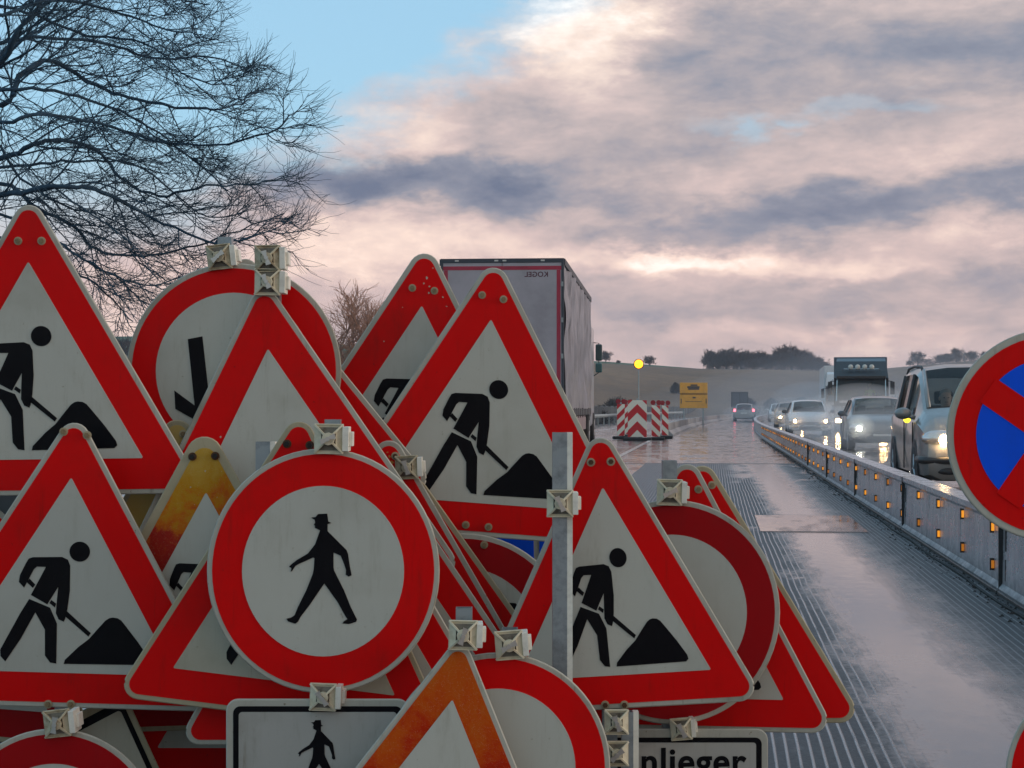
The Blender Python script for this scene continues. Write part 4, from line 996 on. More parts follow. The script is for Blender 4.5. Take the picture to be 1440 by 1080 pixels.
# opposite carriageway: front faces the viewer (local -y)
loc = W(3.58, 23.6)
van = vehicle('minivan', 'silver minivan with lit headlights and driver, nearest vehicle behind the barrier', 'minivan', MPV, loc, -AX, M['silver'], 'on', OG, rails=True)
MB().ell((-1.00, 1.22, 0.99), (0.05, 0.05, 0.05), 10, 8).build('mirror_indicator', M['indicator'], van, smooth=True)
shirt = mat('pale_shirt', (0.62, 0.62, 0.64), 0.8)
person('driver in a pale shirt behind the wheel of the silver minivan', W(3.58 - .38, 23.6 + 2.10, 0.55), -AX, shirt)
loc = W(4.55, 50.0); vehicle('estate_car', 'dark grey car with one glaring white headlight, in spray behind the silver minivan', 'car', HATCH, loc, -AX, M['greycar'], 'white', OG)
loc = W(3.95, 76.0); vehicle('hatchback', 'white hatchback with two lit headlights, further down the oncoming lane', 'car', HATCH, loc, -AX, M['whitecar'], 'on', OG, mirror_col=M['trim'])
loc = W(4.5, 108.0); vehicle('hatchback', 'dark car with lit headlights half hidden behind the white hatchback', 'car', HATCH, loc, -AX, M['darkcar'], 'on', OG)
loc = W(5.35, 150.0); vehicle('hatchback', 'tiny pale car far down the oncoming lane above the barrier end', 'car', HATCH, loc, -AX, M['whitecar'], '', OG)
loc = W(2.60, 158.0); vehicle('hatchback', 'small silver car with red tail lights driving away ahead', 'car', HATCH, W(2.60, 156.0), -AX - 0.04 + math.pi, M['silver'], '', None, tail=True)

# oncoming black lorry
def lorry_front(loc, rz, label, paint, trailer=True, detail=True):
    t = thing('lorry', label, 'lorry', loc, rz, OG)
    mb = MB()
    prof = [(0.06, .40), (0.0, .55), (0.0, 1.35), (0.10, 2.15), (0.28, 2.85), (0.55, 3.30), (0.95, 3.45), (2.2, 3.45), (2.2, .55)]
    n = len(prof)
    hw = [1.19, 1.24, 1.25, 1.24, 1.20, 1.13, 1.10, 1.10, 1.25]
    vs = [(-hw[i], p[0], p[1]) for i, p in enumerate(prof)] + [(hw[i], p[0], p[1]) for i, p in enumerate(prof)]
    prof2 = [(0.06, .40), (0.0, .55), (0.0, 1.45), (0.155, 2.52), (0.28, 2.85), (0.55, 3.30), (0.95, 3.45), (2.2, 3.45), (2.2, .55)]
    prof[3] = prof2[3]; prof[2] = prof2[2]
    vs = [(-hw[i], p[0], p[1]) for i, p in enumerate(prof)] + [(hw[i], p[0], p[1]) for i, p in enumerate(prof)]
    mb.add(vs, [(i, (i + 1) % n, n + (i + 1) % n, n + i) for i in range(n) if i != 2] + [tuple(reversed(range(n))), tuple(range(n, 2 * n))])
    mb.build('cab', paint, t)
    MB().box((-1.0, .6, 1.35), (1.0, 1.9, 1.45)).build('seat_bench', M['seat'], t)
    MB().add([(-1.08, -.012, 1.52), (1.08, -.012, 1.52), (1.05, .16, 2.50), (-1.05, .16, 2.50)], [(0, 1, 2, 3)]).build('windscreen', G_, t)
    MB().box((-1.12, -.20, 2.50), (1.12, .12, 2.62)).build('sun_visor', M['trim'], t, bevel=0.02)
    g = MB().box((-.85, -.03, .72), (.85, .05, 1.30)).build('grille', M['trim'], t, bevel=0.02)
    b = MB()
    for q in range(4): b.box((-.82, -.045, .80 + q * .13), (.82, -.028, .83 + q * .13))
    b.build('grille_bar', M['chrome'], g)
    MB().box((-1.2, -.10, .30), (1.2, .3, .62)).build('bumper', paint, t, bevel=0.04)
    MB().box((-.3, -.12, .38), (.3, -.10, .50)).build('number_plate', M['plate_w'], t)
    MB().tube([(-.85, .18, 2.86), (-.8, .05, 2.93), (.8, .05, 2.93), (.85, .18, 2.86)], .025, 6).build('light_bar', M['chrome'], t)
    for q in range(4):
        MB().ell((-.48 + q * .32, .03, 3.03), (.115, .06, .115), 14, 10).build('spot_lamp', M['plate_w'], t, smooth=True)
    for sx in (1, -1):
        MB().box((sx * 1.0 - .16, -.115, .66 - .2), (sx * 1.0 + .16, -.09, .62)).build('headlight', M['lamp_on'] if detail else M['reflbowl'], t, bevel=0.01)
        m_ = MB().box((sx * 1.42 - .10, -.02, 1.75), (sx * 1.42 + .10, .10, 2.35)).build('wing_mirror', M['trim'], t, bevel=0.03)
        MB().tube([(sx * 1.18, .15, 2.38), (sx * 1.42, .04, 2.36)], .02, 6).build('arm', M['trim'], m_)
        for yy in (1.1, 4.3, 9.5, 10.8):
            wheel(t, sx * 1.08, yy, .5, .3, sx)
        if detail: MB().tube([(sx * 1.13, -.03, 1.45), (sx * 1.10, .13, 2.48)], .035, 6).build('chrome_strip', M['chrome'], t)
    if detail: MB().box((-1.0, -.05, 1.36), (1.0, -.012, 1.47)).build('chrome_strip', M['chrome'], t, bevel=.01)
    if trailer:
        MB().box((-1.25, 2.6, 1.05), (1.25, 14.5, 3.56 if detail else 3.9)).build('trailer_box', M['whitecar'] if not detail else mat('blue_grey_tarp', (.10, .13, .17), .6, var=.3), t, bevel=0.03)
        MB().box((-.5, 2.0, .75), (.5, 14, 1.05)).build('chassis', M['trim'], t)
    return t
M['blacklorry'] = mat('blue_black_paint', (0.03, 0.05, 0.07), 0.32, 0.2, coat=0.4)
lorry_front(W(6.75, 85), -AX - .065, 'dark blue lorry with a row of round roof lamps, behind the dark grey car', M['blacklorry'])
hv = mat('hi_vis_yellow', (.50, .80, .06), .6)
person('lorry driver in a bright yellow vest high behind the windscreen of the dark blue lorry', W(7.25, 86.2, 1.45), -AX - .03, hv)
# far white lorry behind it
lorry_front(W(8.35, 118), -AX - .03, 'pale lorry almost hidden behind the dark blue one, only its left edge showing', M['whitecar'], True, False)

# box trailer lorry driving ahead on the left
def big_trailer():
    HD = math.atan2(936 - 720, F)
    Zr = 37.6; rc = U(793, 363, Zr)                        # top right rear corner
    t = thing('lorry', 'grey curtain sided lorry with a red framed rear, seen from behind the signs', 'lorry', (0, 0, 0), -HD)
    ca, sa = math.cos(HD), math.sin(HD)
    TOP = rc.z; Wd = 2.58
    bx = rc.x - (Wd / 2) * ca; by = rc.y + (Wd / 2) * sa
    t.location = (bx, by, 0)
    L = 13.6; h = Wd / 2; B = 1.12
    pw = mat('trailer_grey', (0.42, 0.39, 0.43), 0.5, var=0.25, vscale=0.8, bump=0.05, bscale=3)
    rd = mat('trailer_red', (0.42, 0.015, 0.05), 0.45, var=0.3, vscale=3)
    dk = mat('trailer_dark_rail', (0.035, 0.045, 0.06), 0.5)
    # rear doors
    for sx in (1, -1):
        x0, x1 = (0.006, h - .05) if sx > 0 else (-h + .05, -0.006)
        d = MB().box((x0, -.02, B + .05), (x1, .03, TOP - .09)).build('rear_door', pw, t, bevel=0.006)
        mb = MB()
        for q in range(2):
            xx = (x0 + x1) / 2 + (q - .5) * .5
            mb.tube([(xx, -.045, B + .02), (xx, -.045, B + 1.1)], .014, 8)
        mb.build('locking_bar', M['galv_dull'], d)
        for q in range(4):
            zz = B + .3 + q * .75; MB().box((sx * (h - .058), -.045, zz), (sx * (h - .012), -.031, zz + .10)).build('hinge', M['galv_dull'], d)
    mb = MB(); e = .095; y0 = -.024
    mb.box((-h + .05, y0, TOP - .19 - .05), (h - .05, -.0195, TOP - .19 + .03)); mb.box((h - .05 - .10, y0, B + .05), (h - .05 - .02, -.0195, TOP - .243)); mb.box((-h + .07, y0, B + .05), (-h + .15, -.0195, TOP - .243))
    mb.build('red_frame', rd, t)
    mb = MB(); mb.box((-h, -.03, TOP - .088), (h, .10, TOP)); mb.box((h - .048, -.03, B), (h, .10, TOP - .089)); mb.box((-h, -.03, B), (-h + .048, .10, TOP - .089)); mb.box((-h + .049, -.03, B - .12), (h - .049, .10, B + .04))
    mb.build('rear_portal', dk, t)
    for xx in (-.95, -.12, .05, .85): MB().box((xx - .04, -.036, TOP - .06), (xx + .04, -.031, TOP - .03)).build('marker_lamp', M['plate_w'], t)
    tm = text_mesh('KOGEL', 0.150, .003, mirror=True, spacing=1.05)
    tm.v = [(v_[0] + .72, v_[1] - .0225, v_[2] + TOP - .385) for v_ in tm.v]; tm.build('lettering', mat('letter_maroon', (.09, .015, .03), .5), t)
    # creased side curtain, right side visible
    crt = mat('creased_curtain', (0.20, 0.215, 0.26), 0.36, var=0.45, vscale=1.2, bump=1.0, bscale=2.0)
    for sx in (1, -1):
        ny, nz = 120, 24; vs = []; fs = []
        for j in range(ny + 1):
            y = .11 + (L - .3) * j / ny
            for i in range(nz + 1):
                z = B + (TOP - .13 - B) * i / nz
                w_ = mnoise.noise(Vector((y * 1.1, z * .5, 5 * sx))) * .05 + mnoise.noise(Vector((y * 3.1, z * 1.2, 2))) * .030 + abs(mnoise.noise(Vector((y * .7 + z * .5, z * .9 - y * .25, 9)))) * .09
                strap = .022 if (y * 1.0) % 1.1 < .12 else 0
                vs.append((sx * (h - .03 + w_ + strap), y, z))
        for j in range(ny):
            for i in range(nz): a = j * (nz + 1) + i; fs.append((a, a + 1, a + nz + 2, a + nz + 1))
        MB().add(vs, fs).build('side_curtain', crt, t, smooth=True)
        MB().box((sx * h - .04, .1, TOP - .13), (sx * h + .02, L, TOP)).build('top_rail', dk, t)
        MB().box((sx * h - .05, .1, B - .16), (sx * h + .01, L, B - .01)).build('bottom_rail', dk, t)
        mb = MB().box((sx * (h - .02) - .02, .9, .58), (sx * (h - .02) + .02, L - 3.2, .94)); mb.build('side_skirt', mat('skirt_pink_grey', (.26, .20, .22), .5, var=.3, vscale=1), t, bevel=.01)
        mb = MB()
        for q in range(14): yy = .5 + q * .95; mb.box((sx * (h + .012) - .008, yy - .025, B - .22), (sx * (h + .012) + .008, yy + .025, B + .02))
        mb.build('buckle_strap', M['trim'], t)
        for yy in (2.4, 3.7, 5.0): wheel(t, sx * (h - .17), yy, .5, .34, sx)
        wheel(t, sx * (h - .17), L - 1.0, .5, .34, sx); wheel(t, sx * (h - .17), L + 2.6, .5, .34, sx)
        MB().box((sx * .98 - .2, -.02, .78), (sx * .98 + .2, .06, .93)).build('tail_light', M['tail_on'], t, bevel=.01)
    MB().box((-h + .1, .1, TOP - .06), (h - .1, L, TOP - .02)).build('roof', pw, t)
    MB().box((-h + .05, L - .05, B), (h - .05, L, TOP - .1)).build('front_wall', pw, t)
    MB().box((-1.1, .5, .55), (-.2, .6, .9)).box((.2, .5, .55), (1.1, .6, .9)).build('mud_flap', M['tyre'], t)
    MB().box((-1.2, .0, .50), (1.2, .08, .62)).build('underrun_bar', M['galv_dull'], t)
    MB().box((-.45, .3, .85), (.45, L + 3, 1.1)).build('chassis', M['trim'], t)
    cab = MB().box((-1.25, L + 1.2, .6), (1.25, L + 3.3, 3.55)).build('cab', mat('cab_paint', (.30, .33, .38), .35, coat=.4), t, bevel=.08)
    for sx in (1, -1):
        MB().box((sx * 1.40 - .10, L + 3.1, 2.55), (sx * 1.40 + .10, L + 3.22, 3.05)).build('wing_mirror', mat('mirror_teal', (.02, .06, .07), .2), cab, bevel=.04)
        MB().box((sx * 1.40 - .10, L + 3.1, 2.20), (sx * 1.40 + .10, L + 3.22, 2.48)).build('wide_mirror', mat('mirror_teal', (.03, .12, .13), .2), cab, bevel=.04)
        MB().tube([(sx * 1.2, L + 3.15, 3.1), (sx * 1.40, L + 3.15, 3.08), (sx * 1.40, L + 3.15, 2.2), (sx * 1.25, L + 3.15, 2.1)], .02, 6).build('mirror_arm', M['trim'], cab)
    return t
big_trailer()

# ------------------------------------------------------------------ chevron boards, lamp, far signs
redw = mat('board_red', (0.60, 0.015, 0.02), .35); whi = mat('board_white', (0.86, 0.82, 0.70), .35)
def clip(poly, a, b, c):       # keep a*x+b*y<=c
    out = []
    for i in range(len(poly)):
        p, q = poly[i], poly[(i + 1) % len(poly)]; fp = a * p[0] + b * p[1] - c; fq = a * q[0] + b * q[1] - c
        if fp <= 0: out.append(p)
        if fp * fq < 0: t = fp / (fp - fq); out.append((p[0] + (q[0] - p[0]) * t, p[1] + (q[1] - p[1]) * t))
    return out
def chevron(label, px, v, w, hgt, kind, z0=0.12, rz=0.0, lamp=True):
    t = thing('chevron_board', label, 'warning board', tuple(place(px, v)), -AX + rz, 'chevron boards at the start of the concrete barrier')
    to3 = lambda a, b, d: Vector((a, d, b))
    MB().box((-w / 2, 0, z0), (w / 2, .03, z0 + hgt)).build('board', whi, t, bevel=.006)
    mb = MB(); step = w * 0.95 if kind == 'up' else .52
    def add(poly):
        if len(poly) >= 3: mb.prism(poly, to3, -.003, .0)
    if kind == 'up':
        th = .30; zz = z0 - .35
        while zz < z0 + hgt + .3:
            for sx in (1, -1):
                q = [(0, zz), (sx * w / 2, zz - w * .5), (sx * w / 2, zz - w * .5 + th), (0, zz + th)]
                if sx < 0: q = q[::-1]
                q = clip(clip(q, 0, 1, z0 + hgt), 0, -1, -z0); add(q)
            zz += th * 2
    else:
        th = .20; zz = z0 - .5; sg = 1 if kind == 'right' else -1
        while zz < z0 + hgt + .4:
            q = [(-w / 2, zz - sg * w / 2), (w / 2, zz + sg * w / 2), (w / 2, zz + sg * w / 2 + th), (-w / 2, zz - sg * w / 2 + th)]
            q = clip(clip(q, 0, 1, z0 + hgt), 0, -1, -z0); add(q); zz += th * 2
    mb.build('red_stripes', redw, t)
    MB().box((-w / 2 - .16, -.2, 0), (w / 2 + .16, .35, .10)).build('rubber_base', M['tyre'], t, bevel=.03)
    MB().box((-.03, .03, .1), (.03, .08, z0 + hgt + .08)).build('post', M['galv_dull'], t)
    if lamp: MB().tube([(-.10, .03, z0 + hgt + .1), (-.10, .10, z0 + hgt + .1)], [.09, .09], 14).tube([(.10, .03, z0 + hgt + .1), (.10, .10, z0 + hgt + .1)], [.09, .09], 14).build('warning_lamp', mat('red_lens', (.30, .01, .02), .2), t)
chevron('leftmost narrow diagonal striped board beside the lorry', 874, 66, .28, 1.15, 'right')
chevron('narrow striped board between the leftmost one and the wide chevron board', 884, 70, .26, 1.15, 'right')
chevron('wide red and white chevron board with arrows pointing up, centre of the group', 897, 63, .66, 1.28, 'up', lamp=False)
chevron('narrow board with diagonal stripes, second from the right of the group', 923, 64, .30, 1.10, 'left')
chevron('rightmost narrow board with diagonal stripes before the concrete barrier', 936, 67, .24, 1.10, 'left')
t = thing('warning_lamp', 'glowing yellow warning lamp on a thin pole above the chevron boards', 'lamp', tuple(place(899, 67)), 0)
MB().tube([(0, 0, 0), (0, 0, 2.55)], .022, 8).build('pole', M['galv_dull'], t)
h_ = MB().tube([(0, .04, 2.76), (0, .12, 2.76)], [.19, .17], 20).build('housing', M['trim'], t)
MB().ell((0, .0, 2.76), (.16, .07, .16), 20, 12).build('lens', emis('amber_lamp_on', (1.0, .34, .015), 2.6), h_, smooth=True)
MB().box((-.12, -.12, 0), (.12, .12, .08)).build('base', M['tyre'], t)

def panel_sign(label, px0, px1, py0, py1, Z, m, name='direction_sign', split=None, marks=None, legs=True, cat='sign'):
    a = U(px0, py1, Z); b = U(px1, py0, Z); cx = (a.x + b.x) / 2
    t = thing(name, label, cat, (cx, Z, 0), 0)
    hw = (b.x - a.x) / 2
    segs = [(a.z, b.z)] if split is None else [(a.z, U(0, split[1], Z).z), (U(0, split[0], Z).z, b.z)]
    for z0, z1 in segs: MB().box((-hw, 0, z0), (hw, .05, z1)).build('panel', m, t, bevel=.01)
    for sx in (1, -1): MB().tube([(sx * hw * .7, .1, 0), (sx * hw * .7, .1, b.z - .05)], .05, 8).build('post', M['galv_dull'], t)
    return t, hw, a.z, b.z
ym = mat('yellow_board', (0.80, 0.38, 0.02), .5, var=.2, vscale=2)
t, hw, z0, z1 = panel_sign('yellow two part direction board standing beyond the parapet', 956, 995, 538, 574, 118, ym, split=(555, 553.0))
mb = MB(); random.seed(2)
tx = mat('board_print', (0.05, 0.04, 0.03), .6)
for (cx_, cz_, w_, h2) in ((.02, z1 - .17, .22, .10), (-.02, z1 - .30, .40, .13), (.0, z1 - .42, .36, .10), (.03, z1 - .98, .10, .10)): mb.box((cx_ - w_, -.006, cz_ - h2 / 2), (cx_ + w_, -.001, cz_ + h2 / 2))
mb.box((-.55, -.006, z0 + .42), (.55, -.001, z0 + .45)); mb.box((-hw + .06, -.006, z0 + .30), (-hw + .12, -.001, z0 + .62)); mb.box((hw - .12, -.006, z0 + .30), (hw - .06, -.001, z0 + .62))
mb.build('print', tx, t)
t, hw, z0, z1 = panel_sign('dark sign panel seen from behind, above the parapet right of the yellow board', 1028, 1052, 551, 573, 170, mat('panel_back', (.05, .06, .07), .6), name='road_sign')
MB().box((-hw, -.08, z1 - .15), (hw, -.005, z1)).box((-hw, -.08, z0), (-hw + .12, -.005, z1 - .151)).box((hw - .12, -.08, z0), (hw, -.005, z1 - .151)).box((-.06, -.08, z0), (.06, -.005, z1 - .151)).build('frame', M['trim'], t)

# ------------------------------------------------------------------ bare trees
bark = mat('bark', (0.020, 0.060, 0.105), .85, var=.4, vscale=10)
twigm = mat('twig_bark', (0.030, 0.072, 0.115), .85)
class TW:
    """fast collector of tapered branch tubes"""
    def __init__(s): s.v = []; s.f = []
    def add(s, pts, r0, r1, n=3):
        m = len(pts); o = len(s.v)
        for i, p in enumerate(pts):
            q = pts[i + 1] - p if i < m - 1 else p - pts[i - 1]
            if q.length < 1e-6: q = Vector((1, 0, 0))
            q.normalize(); e1 = q.cross(Vector((.13, .21, .97)))
            if e1.length < .05: e1 = q.cross(Vector((1, 0, 0)))
            e1.normalize(); e2 = e1.cross(q); r = r0 + (r1 - r0) * i / (m - 1)
            for k in range(n):
                a = 2 * math.pi * k / n; s.v.append(p + e1 * (r * math.cos(a)) + e2 * (r * math.sin(a)))
        for i in range(m - 1):
            for k in range(n): s.f.append((o + i * n + k, o + i * n + (k + 1) % n, o + (i + 1) * n + (k + 1) % n, o + (i + 1) * n + k))
    def build(s, name, m, parent, off=Vector()):
        me = bpy.data.meshes.new(name); me.from_pydata([tuple(p - off) for p in s.v], [], s.f); me.materials.append(m); me.update()
        me.polygons.foreach_set('use_smooth', [True] * len(me.polygons))
        o = bpy.data.objects.new(name, me); COL.objects.link(o); o.parent = parent; return o
def rv(rng): return Vector((rng.gauss(0, 1), rng.gauss(0, 1), rng.gauss(0, 1))).normalized()
def walk(p, d, L, n, wig, rng, trop=Vector((0, 0, 0))):
    pts = [p.copy()]; d = d.normalized()
    for i in range(n):
        d = (d + rv(rng) * wig + trop).normalized(); p = p + d * (L / n); pts.append(p.copy())
    return pts
def hero_tree():
    rng = random.Random(21); Z0 = 14.0
    base = Vector((-5.9, 14.6, 0)); t = thing('bare_tree', 'large bare tree reaching in from the left edge, fine twigs against the sky', 'tree', tuple(base))
    trunk = TW(); tp = [base + Vector((0, 0, 0)), base + Vector((.05, 0, 1.2)), base + Vector((-.05, .05, 2.6)), base + Vector((.1, 0, 4.2)), base + Vector((.15, 0, 6.0)), base + Vector((.5, -.1, 8.0)), base + Vector((.7, 0, 9.6))]
    trunk.add(tp, .30, .06, 12); trunk.build('trunk', bark, t, base)
    C1 = TW(); C2 = TW()
    limbs = [  # image paths with depth; start is extended to the trunk
        (4.3, [(0, 147), (27, 107), (71, 84), (133, 120), (196, 142), (276, 153), (325, 150), (352, 140)], 14.2, .036),
        (3.4, [(-10, 96), (27, 40), (67, 4), (100, -40), (130, -100)], 14.0, .050),
        (3.4, [(0, 222), (49, 202), (89, 196), (138, 213), (169, 249), (222, 275), (290, 262), (360, 258), (418, 245)], 14.4, .032),
        (2.9, [(0, 276), (58, 264), (120, 264), (178, 287), (213, 307), (298, 340), (345, 335), (395, 318)], 13.8, .034),
        (2.7, [(0, 258), (44, 289), (98, 316), (138, 351), (191, 360), (250, 352), (320, 330), (400, 300)], 14.7, .026),
        (2.5, [(-20, 330), (40, 360), (111, 387), (151, 413), (187, 452)], 14.1, .022),
        (4.6, [(-20, 60), (60, 52), (150, 62), (220, 82), (290, 78), (345, 95)], 14.9, .028),
        (5.2, [(-20, 20), (80, 0), (170, 18), (230, 40), (285, 48)], 13.7, .026),
        (5.6, [(-20, -30), (90, -40), (190, -22), (240, -4), (295, 6)], 14.5, .026),
        (3.9, [(-20, 175), (60, 160), (130, 172), (210, 196), (300, 205), (390, 180), (405, 160)], 13.6, .024),
        (2.3, [(-20, 300), (60, 330), (130, 372), (200, 400), (260, 388)], 13.9, .022),
        (3.1, [(-30, 240), (40, 232), (120, 226), (200, 236), (280, 300), (340, 300)], 15.0, .022),
        (5.0, [(-40, 100), (20, 60), (80, 30), (160, -20), (220, -60)], 15.2, .034),
        (6.0, [(-60, -60), (30, -90), (150, -110), (260, -90)], 14.2, .03),
        (2.9, [(-30, 190), (30, 250), (90, 290), (150, 305), (215, 345)], 14.6, .020),
        (4.0, [(-30, 130), (60, 125), (140, 145), (210, 178), (270, 225), (320, 268)], 14.0, .024),
        (5.3, [(-30, 0), (50, 20), (120, 50), (200, 60), (270, 110), (330, 120)], 14.3, .022),
    ]
    UP = Vector((0, 0, 1))
    def sub(pts, L, r, level, C):
        n = len(pts)
        cnt = {0: int(3.7 * L), 1: 6, 2: 5}[level]
        for q in range(cnt):
            tt = (0.10 if level == 0 else .12) + (.88) * (q + rng.random()) / cnt; f = tt * (n - 1); i = min(n - 2, int(f)); p = pts[i].lerp(pts[i + 1], f - i)
            d = (pts[i + 1] - pts[i]).normalized()
            side = d.cross(rv(rng)).normalized()
            if level <= 1: side = (side + UP * rng.choice((-.5, .5, .35)) + Vector((0, rng.uniform(-.5, .5), 0))).normalized()
            ang = rng.uniform(.35, .85); nd = d * math.cos(ang) + side * math.sin(ang)
            nl = {0: rng.uniform(.55, 1.25) * (1.1 - .80 * tt), 1: rng.uniform(.22, .5) * (1.2 - .5 * tt) * min(1, L / .7), 2: rng.uniform(.10, .28)}[level]
            nr = {0: max(.0048, r * .24 * (1.2 - .7 * tt)), 1: .0034, 2: .0022}[level]
            seg = {0: 10, 1: 6, 2: 4}[level]
            pp = walk(p, nd, nl, seg, .27 if level else .20, rng, Vector((.03, 0, .035 if level else -.015)))
            (C1 if level == 0 else C).add(pp, nr, nr * .5, 5 if level == 0 else 3)
            if level < 2: sub(pp, nl, nr, level + 1, C)
    for (zt, path, Z, r) in limbs:
        P = [U(x, y, Z + .35 * math.sin(k * 1.3 + zt)) for k, (x, y) in enumerate(path)]
        st = base + Vector((.1, 0, zt - .5 if zt > 1 else zt)); mid = st.lerp(P[0], .5) + Vector((0, 0, .12))
        P = [st, mid] + P
        # smooth with Catmull-Rom
        Q = []
        for i in range(len(P) - 1):
            p0 = P[max(0, i - 1)]; p1 = P[i]; p2 = P[i + 1]; p3 = P[min(len(P) - 1, i + 2)]
            for k in range(5):
                u = k / 5; Q.append(.5 * ((2 * p1) + (p2 - p0) * u + (2 * p0 - 5 * p1 + 4 * p2 - p3) * u * u + (3 * p1 - p0 - 3 * p2 + p3) * u ** 3) + rv(rng) * .012)
        Q.append(P[-1]); L = sum((Q[i + 1] - Q[i]).length for i in range(len(Q) - 1))
        C1.add(Q, r * 0.80, .0045, 6); sub(Q[6:], L, r, 0, C2)
    c = C1.build('crown', bark, t, base); C2.build('twigs', twigm, c, base)
hero_tree()

def bare_tree_mesh(seed, hgt, minr, spread=1.0, dens=1.0, trunk_h=.22, levels=4):
    rng = random.Random(seed); T = TW(); C = TW()
    T.add(walk(Vector(), Vector((0, 0, 1)), hgt * trunk_h, 4, .04, rng), hgt * .035, hgt * .026, 7)
    def rec(p, d, L, r, lev):
        pts = walk(p, d, L, 4, .16, rng, Vector((0, 0, .05)))
        C.add(pts, max(r, minr), max(r * .6, minr * .7), 3)
        if lev == 0: return
        for q in range(int((5 if lev > 2 else 4) * dens)):
            i = rng.randint(1, 4) if q else 4
            dd = (pts[i] - pts[i - 1]).normalized(); side = dd.cross(rv(rng)).normalized(); a = rng.uniform(.3, .85) * spread
            rec(pts[i], dd * math.cos(a) + side * math.sin(a), L * rng.uniform(.55, .8), r * .55, lev - 1)
    top = Vector(T.v[-1]) ; top = Vector((top.x, top.y, hgt * trunk_h * .97))
    for q in range(7):
        a = q * 2.4 + rng.random(); e = rng.uniform(.2, .95) * spread
        rec(top - Vector((0, 0, hgt * .05 * rng.random())), Vector((math.sin(e) * math.cos(a), math.sin(e) * math.sin(a), math.cos(e))), hgt * .30, hgt * .014, levels)
    return T, C
def tree_proto(seed, hgt, minr, mtrunk, mtwig, label, **k):
    T, C = bare_tree_mesh(seed, hgt, minr, **k)
    t = thing('bare_tree', label, 'tree', (0, 0, 0)); T.build('trunk', mtrunk, t); C.build('crown', mtwig, t); return t
def copy_tree(o, loc, rz, sc, label, group):
    r = o.copy(); COL.objects.link(r); r.location = loc; r.rotation_euler = (0, 0, rz); r.scale = sc; r['label'] = label
    if group: r['group'] = group
    for ch in o.children: c = ch.copy(); COL.objects.link(c); c.parent = r
    return r
far_tw = mat('far_twigs', (0.050, 0.036, 0.034), .9); warm_tw = mat('warm_twigs', (0.34, 0.17, 0.10), .85)
def gz(x, y): return terrain(x, y)
pA = tree_proto(5, 9.0, .013, bark, warm_tw, 'bare tree with warm tinted twigs left of the central roadworks signs', dens=1.0, levels=4)
p_ = U(497, 0, 105); pA.location = (p_.x, 105, gz(p_.x, 105) - .3); pA.scale = (1.25, 1.2, 1.04)
pA['group'] = 'bare trees standing by the roadside'
q_ = U(545, 0, 112); copy_tree(pA, (q_.x, 112, gz(q_.x, 112) - .3), 2.1, (.9, .9, 1.02), 'bare tree behind the left tip triangle, right of the warm tinted one', 'bare trees standing by the roadside')
pB = tree_proto(9, 9.0, .040, bark, far_tw, 'small bare tree between the upper left triangle and the arrow sign', dens=1.0, spread=1.1)
p_ = U(172, 0, 235); pB.location = (p_.x, 235, gz(p_.x, 235)); s_ = .42; pB.scale = (s_, s_, s_)
pB['group'] = 'trees standing on the far hill'
pC = tree_proto(14, 9.0, .050, bark, far_tw, 'x', dens=1.0, spread=1.15)
pD = tree_proto(23, 9.0, .050, bark, far_tw, 'y', dens=1.0, spread=.95)
HG = 'trees of the wood on the ridge'; random.seed(8)
wood = [(1003, 34), (1012, 30), (1021, 36), (1031, 38), (1041, 34), (1052, 30), (1062, 32), (1072, 33), (1083, 30), (1094, 34), (1104, 38), (1113, 42), (1122, 38), (1132, 33), (1142, 30), (1152, 24), (1161, 18), (1008, 26), (1036, 30), (1058, 27), (1078, 28), (1098, 30), (1128, 30), (1147, 25)]
for k, (px, hp) in enumerate(wood):
    Z = 352 + random.uniform(-5, 22); p_ = U(px, 0, Z); sc = hp / F * Z / 9.0 * 1.05
    src = (pC, pD)[k % 2]; lab = 'bare tree in the wood on the ridge %s' % ('at its left end' if px < 1025 else 'at its right end' if px > 1138 else 'in its middle')
    if k < 2: o = src; o.location = (p_.x, Z, gz(p_.x, Z) - .4); o.scale = (sc, sc, sc); o['label'] = lab; o['group'] = HG
    else: copy_tree(src, (p_.x, Z, gz(p_.x, Z) - .4), random.uniform(0, 6), (sc * random.uniform(.9, 1.2), sc * random.uniform(.9, 1.2), sc), lab, HG)
for (px, Z, hp, lab) in ((852, 330, 22, 'faint lone bare tree on the skyline beside the lorry mirrors'), (914, 300, 20, 'bare tree on the skyline just right of the yellow lamp'), (870, 330, 8, 'low scrubby tree on the skyline left of the yellow lamp'), (1291, 345, 26, 'tall bare tree on the skyline left of the minivan roof'),
                        (1345, 345, 26, 'bare tree on the skyline above the minivan roof, right of the tall one'), (1322, 350, 18, 'low bare tree above the minivan roof'), (1366, 348, 20, 'bare tree above the minivan roof beside the blue sign'), (1280, 340, 12, 'low tree left of the minivan roof'), (1385, 350, 18, 'tree on the skyline hidden partly by the blue sign'), (1332, 352, 20, 'rounded bare tree above the minivan roof')):
    p_ = U(px, 0, Z); sc = hp / F * Z / 9.0; copy_tree(pB if hp > 15 else pC, (p_.x, Z, gz(p_.x, Z) - .2), px * 1.3, (sc, sc, sc), lab, 'trees standing on the far hill')
